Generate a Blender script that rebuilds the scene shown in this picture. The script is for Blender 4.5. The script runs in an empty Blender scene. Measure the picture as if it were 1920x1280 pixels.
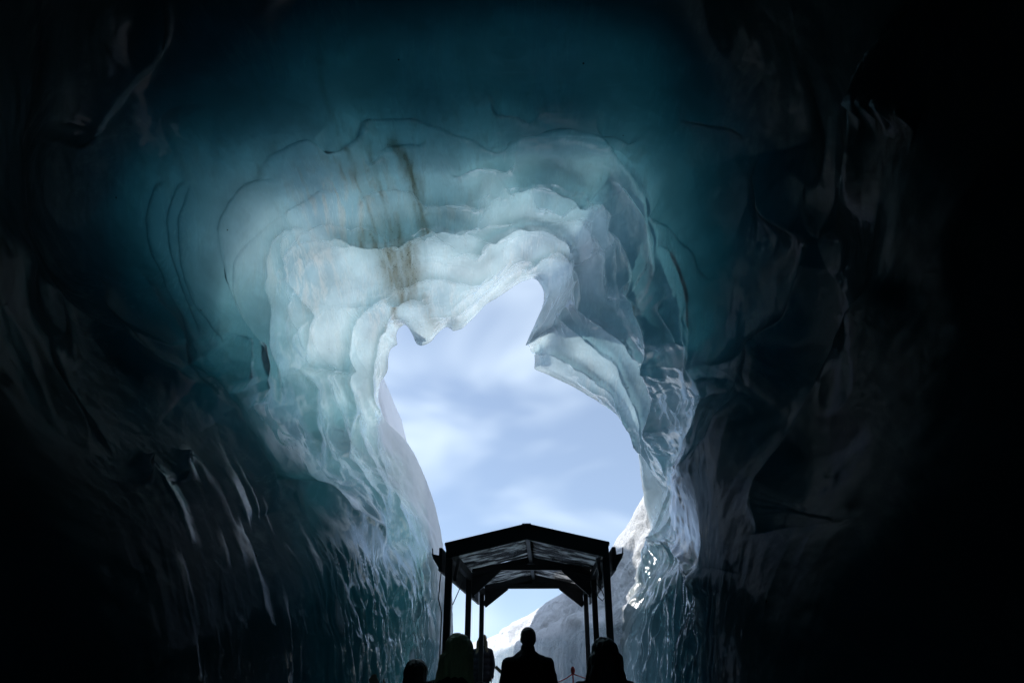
import bpy, bmesh, math, random
import numpy as np
from mathutils import Vector, Matrix

R = math.radians
S = bpy.context.scene
C = S.collection
random.seed(7)

# ------------------------------------------------------------------ camera
F = 1280.0                       # focal length in photo pixels (24 mm on a 36 mm sensor)
PITCH = math.atan((1203 - 640) / F)
EYE = np.array([0.0, 0.0, 1.65])
cam_d = bpy.data.cameras.new('camera')
cam_d.lens = 24
cam_d.sensor_width = 36
cam_d.clip_start = 0.05
cam_d.clip_end = 6000
cam = bpy.data.objects.new('camera', cam_d)
cam.location = EYE
cam.rotation_euler = (R(90) + PITCH, 0, 0)
C.objects.link(cam)
S.camera = cam

# ------------------------------------------------------------------ light
SUN_ELEV, SUN_AZ = 42.0, -72.0   # azimuth from +Y (ahead), negative to the left
world = bpy.data.worlds.new('World')
S.world = world
world.use_nodes = True
wn, wl = world.node_tree.nodes, world.node_tree.links
wn.clear()
w_out = wn.new('ShaderNodeOutputWorld')
w_bg = wn.new('ShaderNodeBackground')
w_bg.inputs['Strength'].default_value = 0.15
sky = wn.new('ShaderNodeTexSky')
sky.sky_type = 'NISHITA'
sky.sun_disc = False
sky.sun_elevation = R(SUN_ELEV)
sky.sun_rotation = R(SUN_AZ)
sky.altitude = 1900
sky.air_density = 1.0
sky.ozone_density = 0.4
sky.dust_density = 0.35
# thin high cloud over the whole sky
w_tc = wn.new('ShaderNodeTexCoord')
w_map = wn.new('ShaderNodeMapping')
w_map.inputs['Scale'].default_value = (1.1, 1.1, 3.0)
w_map.inputs['Location'].default_value = (0.35, 0.2, 0.05)
w_no = wn.new('ShaderNodeTexNoise')
w_no.inputs['Scale'].default_value = 2.0
w_no.inputs['Detail'].default_value = 3
w_no.inputs['Roughness'].default_value = 0.55
w_no.inputs['Distortion'].default_value = 0.4
w_ra = wn.new('ShaderNodeMapRange')
w_ra.interpolation_type = 'SMOOTHSTEP'
w_ra.inputs['From Min'].default_value = 0.42
w_ra.inputs['From Max'].default_value = 0.72
w_ra.inputs['To Min'].default_value = 0.18
w_ra.inputs['To Max'].default_value = 0.7
w_mix = wn.new('ShaderNodeMix')
w_mix.data_type = 'RGBA'
w_mix.inputs['B'].default_value = (5.9, 6.9, 7.9, 1)
# seen from high ground the band of haze lies below the level line
w_up = wn.new('ShaderNodeVectorMath'); w_up.operation = 'ADD'; w_up.inputs[1].default_value = (0, 0, 0.16)
w_nm = wn.new('ShaderNodeVectorMath'); w_nm.operation = 'NORMALIZE'
wl.new(w_tc.outputs['Generated'], w_up.inputs[0]); wl.new(w_up.outputs[0], w_nm.inputs[0]); wl.new(w_nm.outputs[0], sky.inputs['Vector'])
wl.new(w_tc.outputs['Generated'], w_map.inputs['Vector'])
wl.new(w_map.outputs['Vector'], w_no.inputs['Vector'])
wl.new(w_no.outputs['Fac'], w_ra.inputs['Value'])
wl.new(w_ra.outputs['Result'], w_mix.inputs['Factor'])
wl.new(sky.outputs['Color'], w_mix.inputs['A'])
wl.new(w_mix.outputs['Result'], w_bg.inputs['Color'])
wl.new(w_bg.outputs['Background'], w_out.inputs['Surface'])

sun_d = bpy.data.lights.new('sun', 'SUN')
sun_d.energy = 3.2
sun_d.angle = R(0.53)
sun_d.color = (1.0, 0.96, 0.9)
sun = bpy.data.objects.new('sun', sun_d)
az, el = R(SUN_AZ), R(SUN_ELEV)
to_sun = Vector((math.sin(az) * math.cos(el), math.cos(az) * math.cos(el), math.sin(el)))
sun.rotation_euler = to_sun.to_track_quat('Z', 'Y').to_euler()
C.objects.link(sun)

vs = S.view_settings
vs.view_transform = 'Standard'
vs.look = 'None'
vs.exposure = 0.3
vs.gamma = 1.0
vs.use_curve_mapping = False
cy = S.cycles
cy.max_bounces = 6
cy.diffuse_bounces = 3
cy.glossy_bounces = 2
cy.transmission_bounces = 4
cy.volume_bounces = 0
cy.caustics_reflective = False
cy.caustics_refractive = True
cy.sample_clamp_indirect = 6.0
cy.use_denoising = True
cy.use_adaptive_sampling = True
cy.adaptive_threshold = 0.03
try:
    cy.denoiser = 'OPENIMAGEDENOISE'
except Exception:
    pass

# ------------------------------------------------------------------ helpers
def at(px, py, Y):
    """the point of the ray through photo pixel (px, py) that lies Y metres ahead"""
    u, v = (px - 960) / F, (640 - py) / F
    cp, sp = math.cos(PITCH), math.sin(PITCH)
    dy, dz = cp - sp * v, sp + cp * v
    k = Y / dy
    return np.array([u * k, Y, EYE[2] + dz * k])

def project(P):
    cp, sp = math.cos(PITCH), math.sin(PITCH)
    d = P - EYE
    fwd = d[..., 1] * cp + d[..., 2] * sp
    up = -d[..., 1] * sp + d[..., 2] * cp
    ok = fwd > 0.2
    f = np.where(ok, fwd, 0.2)
    px = 960 + F * d[..., 0] / f
    py = 640 - F * up / f
    return np.where(ok, px, -9e3), np.where(ok, py, -9e3)

def tag(o, label=None, cat=None, group=None, kind=None):
    if label: o['label'] = label
    if cat: o['category'] = cat
    if group: o['group'] = group
    if kind: o['kind'] = kind
    return o

def link(name, me, mat=None, parent=None):
    o = bpy.data.objects.new(name, me)
    C.objects.link(o)
    if mat is not None and not me.materials:
        me.materials.append(mat)
    if parent is not None:
        o.parent = parent
    return o

def empty(name, loc):
    o = bpy.data.objects.new(name, None)
    o.location = loc
    o.empty_display_size = 0.2
    C.objects.link(o)
    return o

def grid_mesh(name, P, close_u=False):
    """P: rows x cols x 3"""
    n, m = P.shape[:2]
    me = bpy.data.meshes.new(name)
    idx = np.arange(n * m).reshape(n, m)
    a, b = idx[:-1], idx[1:]
    if close_u:
        q = np.stack([a, np.roll(a, -1, 1), np.roll(b, -1, 1), b], -1).reshape(-1, 4)
    else:
        q = np.stack([a[:, :-1], a[:, 1:], b[:, 1:], b[:, :-1]], -1).reshape(-1, 4)
    set_mesh(me, P.reshape(-1, 3), q)
    return me

def set_mesh(me, V, Q):
    me.vertices.add(len(V))
    me.vertices.foreach_set('co', np.ascontiguousarray(V, np.float32).ravel())
    me.loops.add(Q.size)
    me.loops.foreach_set('vertex_index', np.ascontiguousarray(Q, np.int32).ravel())
    me.polygons.add(len(Q))
    me.polygons.foreach_set('loop_start', np.arange(0, Q.size, Q.shape[1], dtype=np.int32))
    me.polygons.foreach_set('use_smooth', np.ones(len(Q), bool))
    me.update(calc_edges=True)
    me.validate()

def attr(me, name, vals):
    a = me.attributes.new(name, 'FLOAT', 'POINT')
    a.data.foreach_set('value', np.ascontiguousarray(vals, np.float32).ravel())

def _hash(ix, iy, iz, seed):
    h = (ix * 374761393 + iy * 668265263 + iz * 2147483647 + seed * 1274126177) & 0xFFFFFFFF
    h = ((h ^ (h >> 13)) * 1274126177) & 0xFFFFFFFF
    h = (h ^ (h >> 16)) & 0xFFFFFFFF
    return h.astype(np.float64) / 4294967295.0 * 2 - 1

def vnoise(x, y, z, seed=0):
    x, y, z = np.broadcast_arrays(x, y, z)
    xi, yi, zi = np.floor(x).astype(np.int64), np.floor(y).astype(np.int64), np.floor(z).astype(np.int64)
    fx, fy, fz = x - xi, y - yi, z - zi
    sx, sy, sz = [t * t * t * (t * (t * 6 - 15) + 10) for t in (fx, fy, fz)]
    r = 0
    for dx in (0, 1):
        for dy in (0, 1):
            for dz in (0, 1):
                w = (sx if dx else 1 - sx) * (sy if dy else 1 - sy) * (sz if dz else 1 - sz)
                r = r + w * _hash(xi + dx, yi + dy, zi + dz, seed)
    return r

def fbm(x, y, z, seed=0, oct=4, gain=0.5):
    r, a, f = 0, 1.0, 1.0
    for k in range(oct):
        r = r + a * vnoise(x * f, y * f, z * f, seed + k * 17)
        a *= gain
        f *= 2.03
    return r

def smooth01(x, a, b):
    t = np.clip((x - a) / (b - a), 0, 1)
    return t * t * (3 - 2 * t)

def pchip(xk, yk, x):
    """monotone cubic interpolation, yk may be (n, k)"""
    xk = np.asarray(xk, float); yk = np.asarray(yk, float)
    flat = yk.ndim == 1
    if flat: yk = yk[:, None]
    h = np.diff(xk)[:, None]
    d = np.diff(yk, axis=0) / h
    m = np.zeros_like(yk)
    prod = d[:-1] * d[1:]
    w1 = 2 * h[1:] + h[:-1]; w2 = h[1:] + 2 * h[:-1]
    with np.errstate(divide='ignore', invalid='ignore'):
        hm = (w1 + w2) / (w1 / d[:-1] + w2 / d[1:])
    m[1:-1] = np.where(prod > 0, hm, 0)
    m[0], m[-1] = d[0], d[-1]
    i = np.clip(np.searchsorted(xk, x, 'right') - 1, 0, len(xk) - 2)
    t = ((x - xk[i]) / h[i, 0])[:, None]
    H = h[i]
    r = (2*t**3 - 3*t**2 + 1) * yk[i] + (t**3 - 2*t**2 + t) * H * m[i] + (-2*t**3 + 3*t**2) * yk[i+1] + (t**3 - t**2) * H * m[i+1]
    return r[:, 0] if flat else r

# ------------------------------------------------------------------ materials
def new_mat(name):
    m = bpy.data.materials.new(name)
    m.use_nodes = True
    nt = m.node_tree
    nt.nodes.clear()
    out = nt.nodes.new('ShaderNodeOutputMaterial')
    return m, nt.nodes, nt.links, out

def simple_mat(name, col, rough=0.6, metal=0.0, vary=0.25, scale=8.0, bump=0.15, spec=0.5, col2=None, stretch=(1, 1, 1)):
    m, n, l, out = new_mat(name)
    p = n.new('ShaderNodeBsdfPrincipled')
    tc = n.new('ShaderNodeTexCoord'); mp = n.new('ShaderNodeMapping')
    mp.inputs['Scale'].default_value = stretch
    no = n.new('ShaderNodeTexNoise')
    no.inputs['Scale'].default_value = scale; no.inputs['Detail'].default_value = 6
    l.new(tc.outputs['Object'], mp.inputs['Vector']); l.new(mp.outputs['Vector'], no.inputs['Vector'])
    mx = n.new('ShaderNodeMix'); mx.data_type = 'RGBA'
    c2 = col2 if col2 else tuple(c * (1 - vary) for c in col)
    mx.inputs['A'].default_value = (*col, 1); mx.inputs['B'].default_value = (*c2, 1)
    l.new(no.outputs['Fac'], mx.inputs['Factor'])
    l.new(mx.outputs['Result'], p.inputs['Base Color'])
    mr = n.new('ShaderNodeMapRange')
    mr.inputs['To Min'].default_value = max(0.03, rough - 0.15); mr.inputs['To Max'].default_value = min(1, rough + 0.15)
    l.new(no.outputs['Fac'], mr.inputs['Value']); l.new(mr.outputs['Result'], p.inputs['Roughness'])
    p.inputs['Metallic'].default_value = metal
    p.inputs['Specular IOR Level'].default_value = spec
    bp = n.new('ShaderNodeBump'); bp.inputs['Strength'].default_value = bump; bp.inputs['Distance'].default_value = 0.02
    l.new(no.outputs['Fac'], bp.inputs['Height']); l.new(bp.outputs['Normal'], p.inputs['Normal'])
    l.new(p.outputs['BSDF'], out.inputs['Surface'])
    return m

def math_node(n, l, op, a, b=None, clamp=False):
    k = n.new('ShaderNodeMath'); k.operation = op; k.use_clamp = clamp
    for i, v in enumerate((a, b)):
        if v is None: continue
        if isinstance(v, (int, float)): k.inputs[i].default_value = v
        else: l.new(v, k.inputs[i])
    return k.outputs[0]

ABSORB_DENSITY = 1.9
def ice_volume(n, l, out):
    va = n.new('ShaderNodeVolumeAbsorption')
    va.inputs['Color'].default_value = (0.34, 0.585, 0.62, 1)
    va.inputs['Density'].default_value = ABSORB_DENSITY
    l.new(va.outputs['Volume'], out.inputs['Volume'])

def ice_material():
    m, n, l, out = new_mat('glacier_ice')
    tc = n.new('ShaderNodeTexCoord')
    def A(name):
        a = n.new('ShaderNodeAttribute'); a.attribute_name = name
        return a.outputs['Fac']
    snow, dirt, bub, dull = A('snow'), A('dirt'), A('bubbles'), A('dull')
    # bubble bands: noise drawn out along tilted layers in the ice
    mp = n.new('ShaderNodeMapping')
    mp.inputs['Rotation'].default_value = (R(18), R(28), R(12))
    mp.inputs['Scale'].default_value = (6.5, 1.2, 0.9)
    l.new(tc.outputs['Object'], mp.inputs['Vector'])
    st = n.new('ShaderNodeTexNoise')
    st.inputs['Scale'].default_value = 1.5; st.inputs['Detail'].default_value = 5; st.inputs['Roughness'].default_value = 0.62
    st.inputs['Distortion'].default_value = 0.35
    l.new(mp.outputs['Vector'], st.inputs['Vector'])
    big = n.new('ShaderNodeTexNoise')
    big.inputs['Scale'].default_value = 0.9; big.inputs['Detail'].default_value = 4
    l.new(tc.outputs['Object'], big.inputs['Vector'])
    sm = n.new('ShaderNodeMapRange'); sm.interpolation_type = 'SMOOTHSTEP'
    sm.inputs['From Min'].default_value = 0.44; sm.inputs['From Max'].default_value = 0.66
    l.new(st.outputs['Fac'], sm.inputs['Value'])
    bm_ = n.new('ShaderNodeMapRange'); bm_.interpolation_type = 'SMOOTHSTEP'
    bm_.inputs['From Min'].default_value = 0.42; bm_.inputs['From Max'].default_value = 0.62
    l.new(big.outputs['Fac'], bm_.inputs['Value'])
    streak = math_node(n, l, 'MULTIPLY', sm.outputs['Result'], math_node(n, l, 'MAXIMUM', math_node(n, l, 'MULTIPLY', bm_.outputs['Result'], 0.35), bub))
    # specks of grit frozen into the ice
    vo = n.new('ShaderNodeTexVoronoi'); vo.inputs['Scale'].default_value = 3.2
    l.new(tc.outputs['Object'], vo.inputs['Vector'])
    sp = n.new('ShaderNodeMapRange')
    sp.inputs['From Min'].default_value = 0.05; sp.inputs['From Max'].default_value = 0.035
    l.new(vo.outputs['Distance'], sp.inputs['Value'])
    rnd = n.new('ShaderNodeSeparateColor'); l.new(vo.outputs['Color'], rnd.inputs['Color'])
    few = math_node(n, l, 'LESS_THAN', rnd.outputs['Red'], 0.2)
    speck = math_node(n, l, 'MULTIPLY', sp.outputs['Result'], few, True)
    # fine grit along the dirt layers
    gv = n.new('ShaderNodeTexNoise'); gv.inputs['Scale'].default_value = 38; gv.inputs['Detail'].default_value = 3
    l.new(tc.outputs['Object'], gv.inputs['Vector'])
    gr = n.new('ShaderNodeMapRange'); gr.inputs['From Min'].default_value = 0.60; gr.inputs['From Max'].default_value = 0.68
    l.new(gv.outputs['Fac'], gr.inputs['Value'])
    dn = n.new('ShaderNodeMapRange'); dn.inputs['From Min'].default_value = 0.36; dn.inputs['From Max'].default_value = 0.62; dn.inputs['To Min'].default_value = 0.5; dn.inputs['To Max'].default_value = 1.15
    l.new(st.outputs['Fac'], dn.inputs['Value'])
    dirt = math_node(n, l, 'MULTIPLY', dirt, dn.outputs['Result'], True)
    grit = math_node(n, l, 'MULTIPLY', gr.outputs['Result'], math_node(n, l, 'MULTIPLY', dirt, 1.2, True), True)
    dark = math_node(n, l, 'MAXIMUM', speck, grit)
    # transmitted colour
    c1 = n.new('ShaderNodeMix'); c1.data_type = 'RGBA'
    c0 = n.new('ShaderNodeMix'); c0.data_type = 'RGBA'
    c0.inputs['A'].default_value = (0.80, 0.94, 1.0, 1); c0.inputs['B'].default_value = (0.45, 0.64, 0.74, 1)
    l.new(bub, c0.inputs['Factor']); l.new(c0.outputs['Result'], c1.inputs['A'])
    c1.inputs['B'].default_value = (0.97, 0.98, 0.98, 1)
    l.new(streak, c1.inputs['Factor'])
    c2 = n.new('ShaderNodeMix'); c2.data_type = 'RGBA'
    c2.inputs['B'].default_value = (0.25, 0.24, 0.18, 1)
    cl = n.new('ShaderNodeMix'); cl.data_type = 'RGBA'; cl.blend_type = 'MULTIPLY'; cl.inputs['Factor'].default_value = 1
    cv = n.new('ShaderNodeMapRange'); cv.inputs['From Min'].default_value = 0.35; cv.inputs['From Max'].default_value = 0.65
    cv.inputs['To Min'].default_value = 0.72; cv.inputs['To Max'].default_value = 1.05
    l.new(big.outputs['Fac'], cv.inputs['Value'])
    cc = n.new('ShaderNodeCombineColor')
    for k_ in range(3): l.new(cv.outputs['Result'], cc.inputs[k_])
    l.new(c1.outputs['Result'], cl.inputs['A']); l.new(cc.outputs['Color'], cl.inputs['B'])
    l.new(cl.outputs['Result'], c2.inputs['A'])
    l.new(math_node(n, l, 'MULTIPLY', dirt, 1.0, True), c2.inputs['Factor'])
    c3 = n.new('ShaderNodeMix'); c3.data_type = 'RGBA'
    c3.inputs['B'].default_value = (0.02, 0.02, 0.02, 1)
    l.new(c2.outputs['Result'], c3.inputs['A']); l.new(dark, c3.inputs['Factor'])
    # relief finer than the mesh
    b1 = n.new('ShaderNodeTexNoise'); b1.inputs['Scale'].default_value = 5; b1.inputs['Detail'].default_value = 3
    l.new(tc.outputs['Object'], b1.inputs['Vector'])
    flu = A('flute')
    fm = n.new('ShaderNodeMapping'); fm.inputs['Scale'].default_value = (9, 6.5, 2.8)
    l.new(tc.outputs['Object'], fm.inputs['Vector'])
    fb = n.new('ShaderNodeTexNoise'); fb.inputs['Scale'].default_value = 1.0; fb.inputs['Detail'].default_value = 2; fb.inputs['Distortion'].default_value = 0.5
    l.new(fm.outputs['Vector'], fb.inputs['Vector'])
    bsum = math_node(n, l, 'ADD', b1.outputs['Fac'], math_node(n, l, 'MULTIPLY', fb.outputs['Fac'], math_node(n, l, 'MULTIPLY', flu, 5.0)))
    bp = n.new('ShaderNodeBump'); bp.inputs['Strength'].default_value = 0.16; bp.inputs['Distance'].default_value = 0.03
    l.new(bsum, bp.inputs['Height'])
    tr = n.new('ShaderNodeBsdfTranslucent')
    l.new(c3.outputs['Result'], tr.inputs['Color']); l.new(bp.outputs['Normal'], tr.inputs['Normal'])
    df = n.new('ShaderNodeBsdfDiffuse')
    d1 = n.new('ShaderNodeMix'); d1.data_type = 'RGBA'
    d1.inputs['A'].default_value = (0.30, 0.40, 0.44, 1); d1.inputs['B'].default_value = (0.82, 0.85, 0.88, 1)
    l.new(math_node(n, l, 'MAXIMUM', snow, math_node(n, l, 'MULTIPLY', streak, 0.8)), d1.inputs['Factor'])
    d2 = n.new('ShaderNodeMix'); d2.data_type = 'RGBA'; d2.inputs['B'].default_value = (0.14, 0.12, 0.09, 1)
    l.new(d1.outputs['Result'], d2.inputs['A']); l.new(math_node(n, l, 'MAXIMUM', math_node(n, l, 'MULTIPLY', dirt, 0.6, True), dark), d2.inputs['Factor'])
    l.new(d2.outputs['Result'], df.inputs['Color']); l.new(bp.outputs['Normal'], df.inputs['Normal'])
    # clear ice: part of the light goes straight on through the folds
    rf = n.new('ShaderNodeBsdfRefraction'); rf.inputs['IOR'].default_value = 1.16; rf.inputs['Roughness'].default_value = 0.07
    l.new(c3.outputs['Result'], rf.inputs['Color']); l.new(bp.outputs['Normal'], rf.inputs['Normal'])
    clear = n.new('ShaderNodeMixShader')
    l.new(math_node(n, l, 'SUBTRACT', 0.72, math_node(n, l, 'MULTIPLY', streak, 0.5)), clear.inputs[0])
    l.new(tr.outputs['BSDF'], clear.inputs[1]); l.new(rf.outputs['BSDF'], clear.inputs[2])
    body = n.new('ShaderNodeMixShader')
    l.new(clear.outputs['Shader'], body.inputs[1]); l.new(df.outputs['BSDF'], body.inputs[2])
    share = math_node(n, l, 'ADD', math_node(n, l, 'MULTIPLY', snow, 0.75), math_node(n, l, 'ADD', math_node(n, l, 'MULTIPLY', streak, 0.04), 0.07), True)
    l.new(share, body.inputs[0])
    gl = n.new('ShaderNodeBsdfGlossy'); gl.inputs['Color'].default_value = (0.95, 0.97, 1, 1)
    ro = n.new('ShaderNodeMapRange')
    ro.inputs['From Min'].default_value = 0.3; ro.inputs['From Max'].default_value = 0.7
    ro.inputs['To Min'].default_value = 0.03; ro.inputs['To Max'].default_value = 0.16
    l.new(b1.outputs['Fac'], ro.inputs['Value'])
    l.new(math_node(n, l, 'ADD', ro.outputs['Result'], math_node(n, l, 'MULTIPLY', snow, 0.4)), gl.inputs['Roughness'])
    l.new(bp.outputs['Normal'], gl.inputs['Normal'])
    fr = n.new('ShaderNodeFresnel'); fr.inputs['IOR'].default_value = 1.5
    l.new(bp.outputs['Normal'], fr.inputs['Normal'])
    sh = n.new('ShaderNodeMixShader')
    l.new(math_node(n, l, 'MULTIPLY', fr.outputs['Fac'], math_node(n, l, 'SUBTRACT', 1.0, math_node(n, l, 'MAXIMUM', math_node(n, l, 'MULTIPLY', snow, 0.7), dull))), sh.inputs[0])
    l.new(body.outputs['Shader'], sh.inputs[1]); l.new(gl.outputs['BSDF'], sh.inputs[2])
    # the weathered white top of the glacier: lets diffuse daylight into the ice
    ctr = n.new('ShaderNodeBsdfTranslucent'); ctr.inputs['Color'].default_value = (1, 1, 1, 1)
    cdf = n.new('ShaderNodeBsdfDiffuse'); cdf.inputs['Color'].default_value = (0.8, 0.82, 0.85, 1)
    cmx = n.new('ShaderNodeMixShader'); cmx.inputs[0].default_value = 0.35
    l.new(ctr.outputs['BSDF'], cmx.inputs[1]); l.new(cdf.outputs['BSDF'], cmx.inputs[2])
    both = n.new('ShaderNodeMixShader')
    l.new(A('crust'), both.inputs[0]); l.new(sh.outputs['Shader'], both.inputs[1]); l.new(cmx.outputs['Shader'], both.inputs[2])
    l.new(both.outputs['Shader'], out.inputs['Surface'])
    ice_volume(n, l, out)
    return m

M_ICE = ice_material()
M_SNOW = simple_mat('snow', (0.86, 0.88, 0.91), rough=0.75, vary=0.06, scale=3, bump=0.25, spec=0.3)
M_PATH = simple_mat('trodden_ice', (0.16, 0.17, 0.18), rough=0.6, vary=0.4, scale=4, bump=0.4)

# ------------------------------------------------------------------ the ice cave
# Each loop runs round the tunnel from the left foot over the roof to the right foot.
# (station, photo x, photo y, metres ahead)
L0 = [(0,850,1500,20),(1,847,1250,20),(2,845,1130,20),(2.5,832,1030,20),(3,820,965,20),(3.5,795,890,19.5),(4,760,825,19),(4.5,720,785,18),
      (5,709,755,16.5),(5.4,712,720,15.5),(5.7,727,692,15),(6,728,668,14.6),(6.2,732,655,14.5),(6.5,745,645,14.4),(6.8,743,630,14.4),
      (7,748,616,14.4),(7.3,760,609,14.3),(7.6,770,615,14.3),(7.8,778,630,14.2),(8,781,643,14.2),(8.2,791,648,14.2),(8.4,806,642,14.2),
      (8.7,820,625,14.2),(9,838,611,14.2),(9.15,845,615,14.2),(9.3,851,620,14.2),(9.5,864,617,14.2),(9.7,880,603,14.2),(9.9,900,582,14.2),
      (10.2,914,566,14.2),(10.5,948,546,14.2),(10.8,980,526,14.2),(11,1000,521,14.2),(11.3,1012,530,14.1),(11.6,1020,550,14),(11.9,1019,570,13.9),
      (12.2,1008,600,13.8),(12.5,995,630,13.8),(12.7,986,647,13.8),(12.9,997,652,14.6),(13,1003,665,15),(13.2,1002,690,15),(13.5,1030,703,15.2),
      (14,1075,725,15.5),(14.5,1115,748,15.8),(15,1150,768,16),(15.5,1175,790,16.2),(16,1192,820,16.4),(16.5,1202,860,16.6),(17,1204,895,16.8),
      (17.4,1208,940,16.9),(17.8,1222,990,16.5),(18,1215,1030,16),(18.5,1195,1080,15.6),(19,1180,1130,15),(19.4,1168,1190,14.6),(19.7,1165,1250,14.5),(20,1165,1500,14.5)]
L1 = [(0,800,1500,17),(1,800,1250,17),(2,800,1120,17),(3,770,980,17),(4,715,870,16.8),(5,670,770,15.4),(6,680,650,13.8),(7,700,590,13.3),(8,760,575,13.2),
      (9,840,570,13.2),(10,905,530,13.2),(11,1000,470,13),(11.6,1090,490,12.9),(12.2,1080,560,13),(12.7,1040,610,13.3),(13.2,1060,640,13.8),
      (14,1130,700,14.7),(15,1188,760,15.3),(16,1225,830,15.9),(17,1242,910,16.1),(18,1250,1020,15.0),(19,1230,1120,13.3),(19.7,1225,1250,12.6),(20,1225,1500,12.6)]
L2 = [(0,730,1500,13),(1,730,1250,13),(2,720,1110,13),(3,680,960,13.6),(4,625,860,13.7),(5,585,760,13.1),(6,575,640,12.2),(7,590,560,11.9),(8,680,500,11.8),
      (9,790,480,11.9),(10,890,460,11.9),(11,1000,400,11.6),(11.6,1110,410,11.3),(12.2,1150,480,11.4),(12.7,1140,550,11.8),(13.2,1160,590,12.3),
      (14,1215,670,13.3),(15,1258,760,13.9),(16,1280,840,14.3),(17,1292,930,14.0),(18,1290,1040,12.5),(19,1280,1150,10.8),(19.7,1280,1250,10.4),(20,1280,1500,10.4)]
L3 = [(0,620,1500,9.5),(1,625,1250,9.5),(2,610,1110,9.6),(3,570,980,10.3),(4,510,860,10.8),(5,470,740,10.6),(6,440,640,10.1),(7,440,500,9.9),(8,520,380,9.7),
      (9,680,330,9.4),(10,840,320,9.4),(11,1010,290,9.2),(11.6,1140,300,9.1),(12.2,1200,390,9.5),(12.7,1225,480,9.8),(13.2,1240,550,10.2),
      (14,1290,660,10.9),(15,1318,760,11.4),(16,1330,850,11.3),(17,1330,950,10.6),(18,1322,1060,9.4),(19,1320,1160,8.4),(19.7,1320,1250,8.2),(20,1320,1500,8.2)]
L4 = [(0,450,1500,7),(1,460,1250,7),(2,450,1110,7.1),(3,420,960,7.4),(4,380,840,7.7),(5,330,720,7.9),(6,280,580,8.1),(7,260,420,8.1),(8,360,260,8),
      (9,560,190,7.5),(10,780,170,7.3),(11,1000,170,7.2),(11.6,1180,190,7.2),(12.2,1290,270,7.7),(12.7,1350,370,7.8),(13.2,1380,470,8),
      (14,1400,620,8),(15,1380,740,7.8),(16,1370,840,7.6),(17,1370,950,7.2),(18,1365,1060,6.9),(19,1365,1160,6.6),(19.7,1365,1250,6.5),(20,1365,1500,6.5)]
L5 = [(0,200,1500,4.8),(1,200,1250,4.8),(2,190,1110,4.9),(3,170,950,5.1),(4,130,820,5.3),(5,90,680,5.5),(6,60,500,5.7),(7,70,300,5.8),(8,220,90,5.8),
      (9,480,10,5.9),(10,760,-20,6.1),(11,1000,-20,6.1),(11.6,1250,20,5.9),(12.2,1430,120,5.6),(12.7,1530,250,5.6),(13.2,1570,400,5.6),
      (14,1620,580,5.5),(15,1600,720,5.4),(16,1580,850,5.3),(17,1565,960,5.1),(18,1555,1060,4.9),(19,1545,1160,4.8),(19.7,1545,1250,4.7),(20,1545,1500,4.7)]

def loop3(L, tt):
    k = np.array(L, float)
    P = np.array([at(x, y, Y) for _, x, y, Y in L])
    return pchip(k[:, 0], P, tt)

# columns: evenly spread along the third loop and the mouth together
t_f = np.linspace(0, 20, 4001)
w = 0
for L, g in ((L0, 1.0), (L2, 0.9), (L3, 1.0), (L4, 1.0)):
    p = loop3(L, t_f); px, py = project(p)
    w = w + g * np.hypot(np.gradient(px), np.gradient(py))
cum = np.concatenate([[0], np.cumsum((w[1:] + w[:-1]) / 2)])
NC = 1380
tt = np.interp(np.linspace(0, cum[-1], NC), cum, t_f)
tt[0], tt[-1] = 0, 20
def ring(Y, cx, cz, rx, rz):
    ph = R(212) - tt / 20 * R(244)
    return np.stack([cx + rx * np.cos(ph), np.full(NC, Y), cz + rz * np.sin(ph)], -1)
keys = [loop3(L, tt) for L in (L0, L1, L2, L3, L4, L5)]
keys += [ring(2.0, -0.45, 2.5, 3.6, 6.3), ring(-1.5, -0.5, 2.4, 3.7, 5.2), ring(-6.0, -0.5, 2.0, 3.4, 4.0), ring(-9.0, -0.5, 1.6, 2.6, 3.0)]
keys = np.array(keys)
rows_per = [90, 100, 114, 116, 110, 40, 12, 6, 4]
s_rows = np.concatenate([[0]] + [i + np.arange(1, n + 1) / n for i, n in enumerate(rows_per)])
NR = len(s_rows)
# Catmull-Rom along the tunnel
def catmull(K, s):
    n = len(K)
    i = np.clip(np.floor(s).astype(int), 0, n - 2)
    f = (s - i)[:, None, None]
    p1, p2 = K[i], K[i + 1]
    p0 = np.where((i > 0)[:, None, None], K[np.maximum(i - 1, 0)], 2 * p1 - p2)
    p3 = np.where((i < n - 2)[:, None, None], K[np.minimum(i + 2, n - 1)], 2 * p2 - p1)
    tau = 0.42
    m1, m2 = tau * (p2 - p0), tau * (p3 - p1)
    return (2*f**3 - 3*f**2 + 1) * p1 + (f**3 - 2*f**2 + f) * m1 + (-2*f**3 + 3*f**2) * p2 + (f**3 - f**2) * m2
B = catmull(keys, s_rows)                                  # NR x NC x 3
SS = np.repeat(s_rows[:, None], NC, 1)
TT = np.repeat(tt[None], NR, 0)

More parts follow.
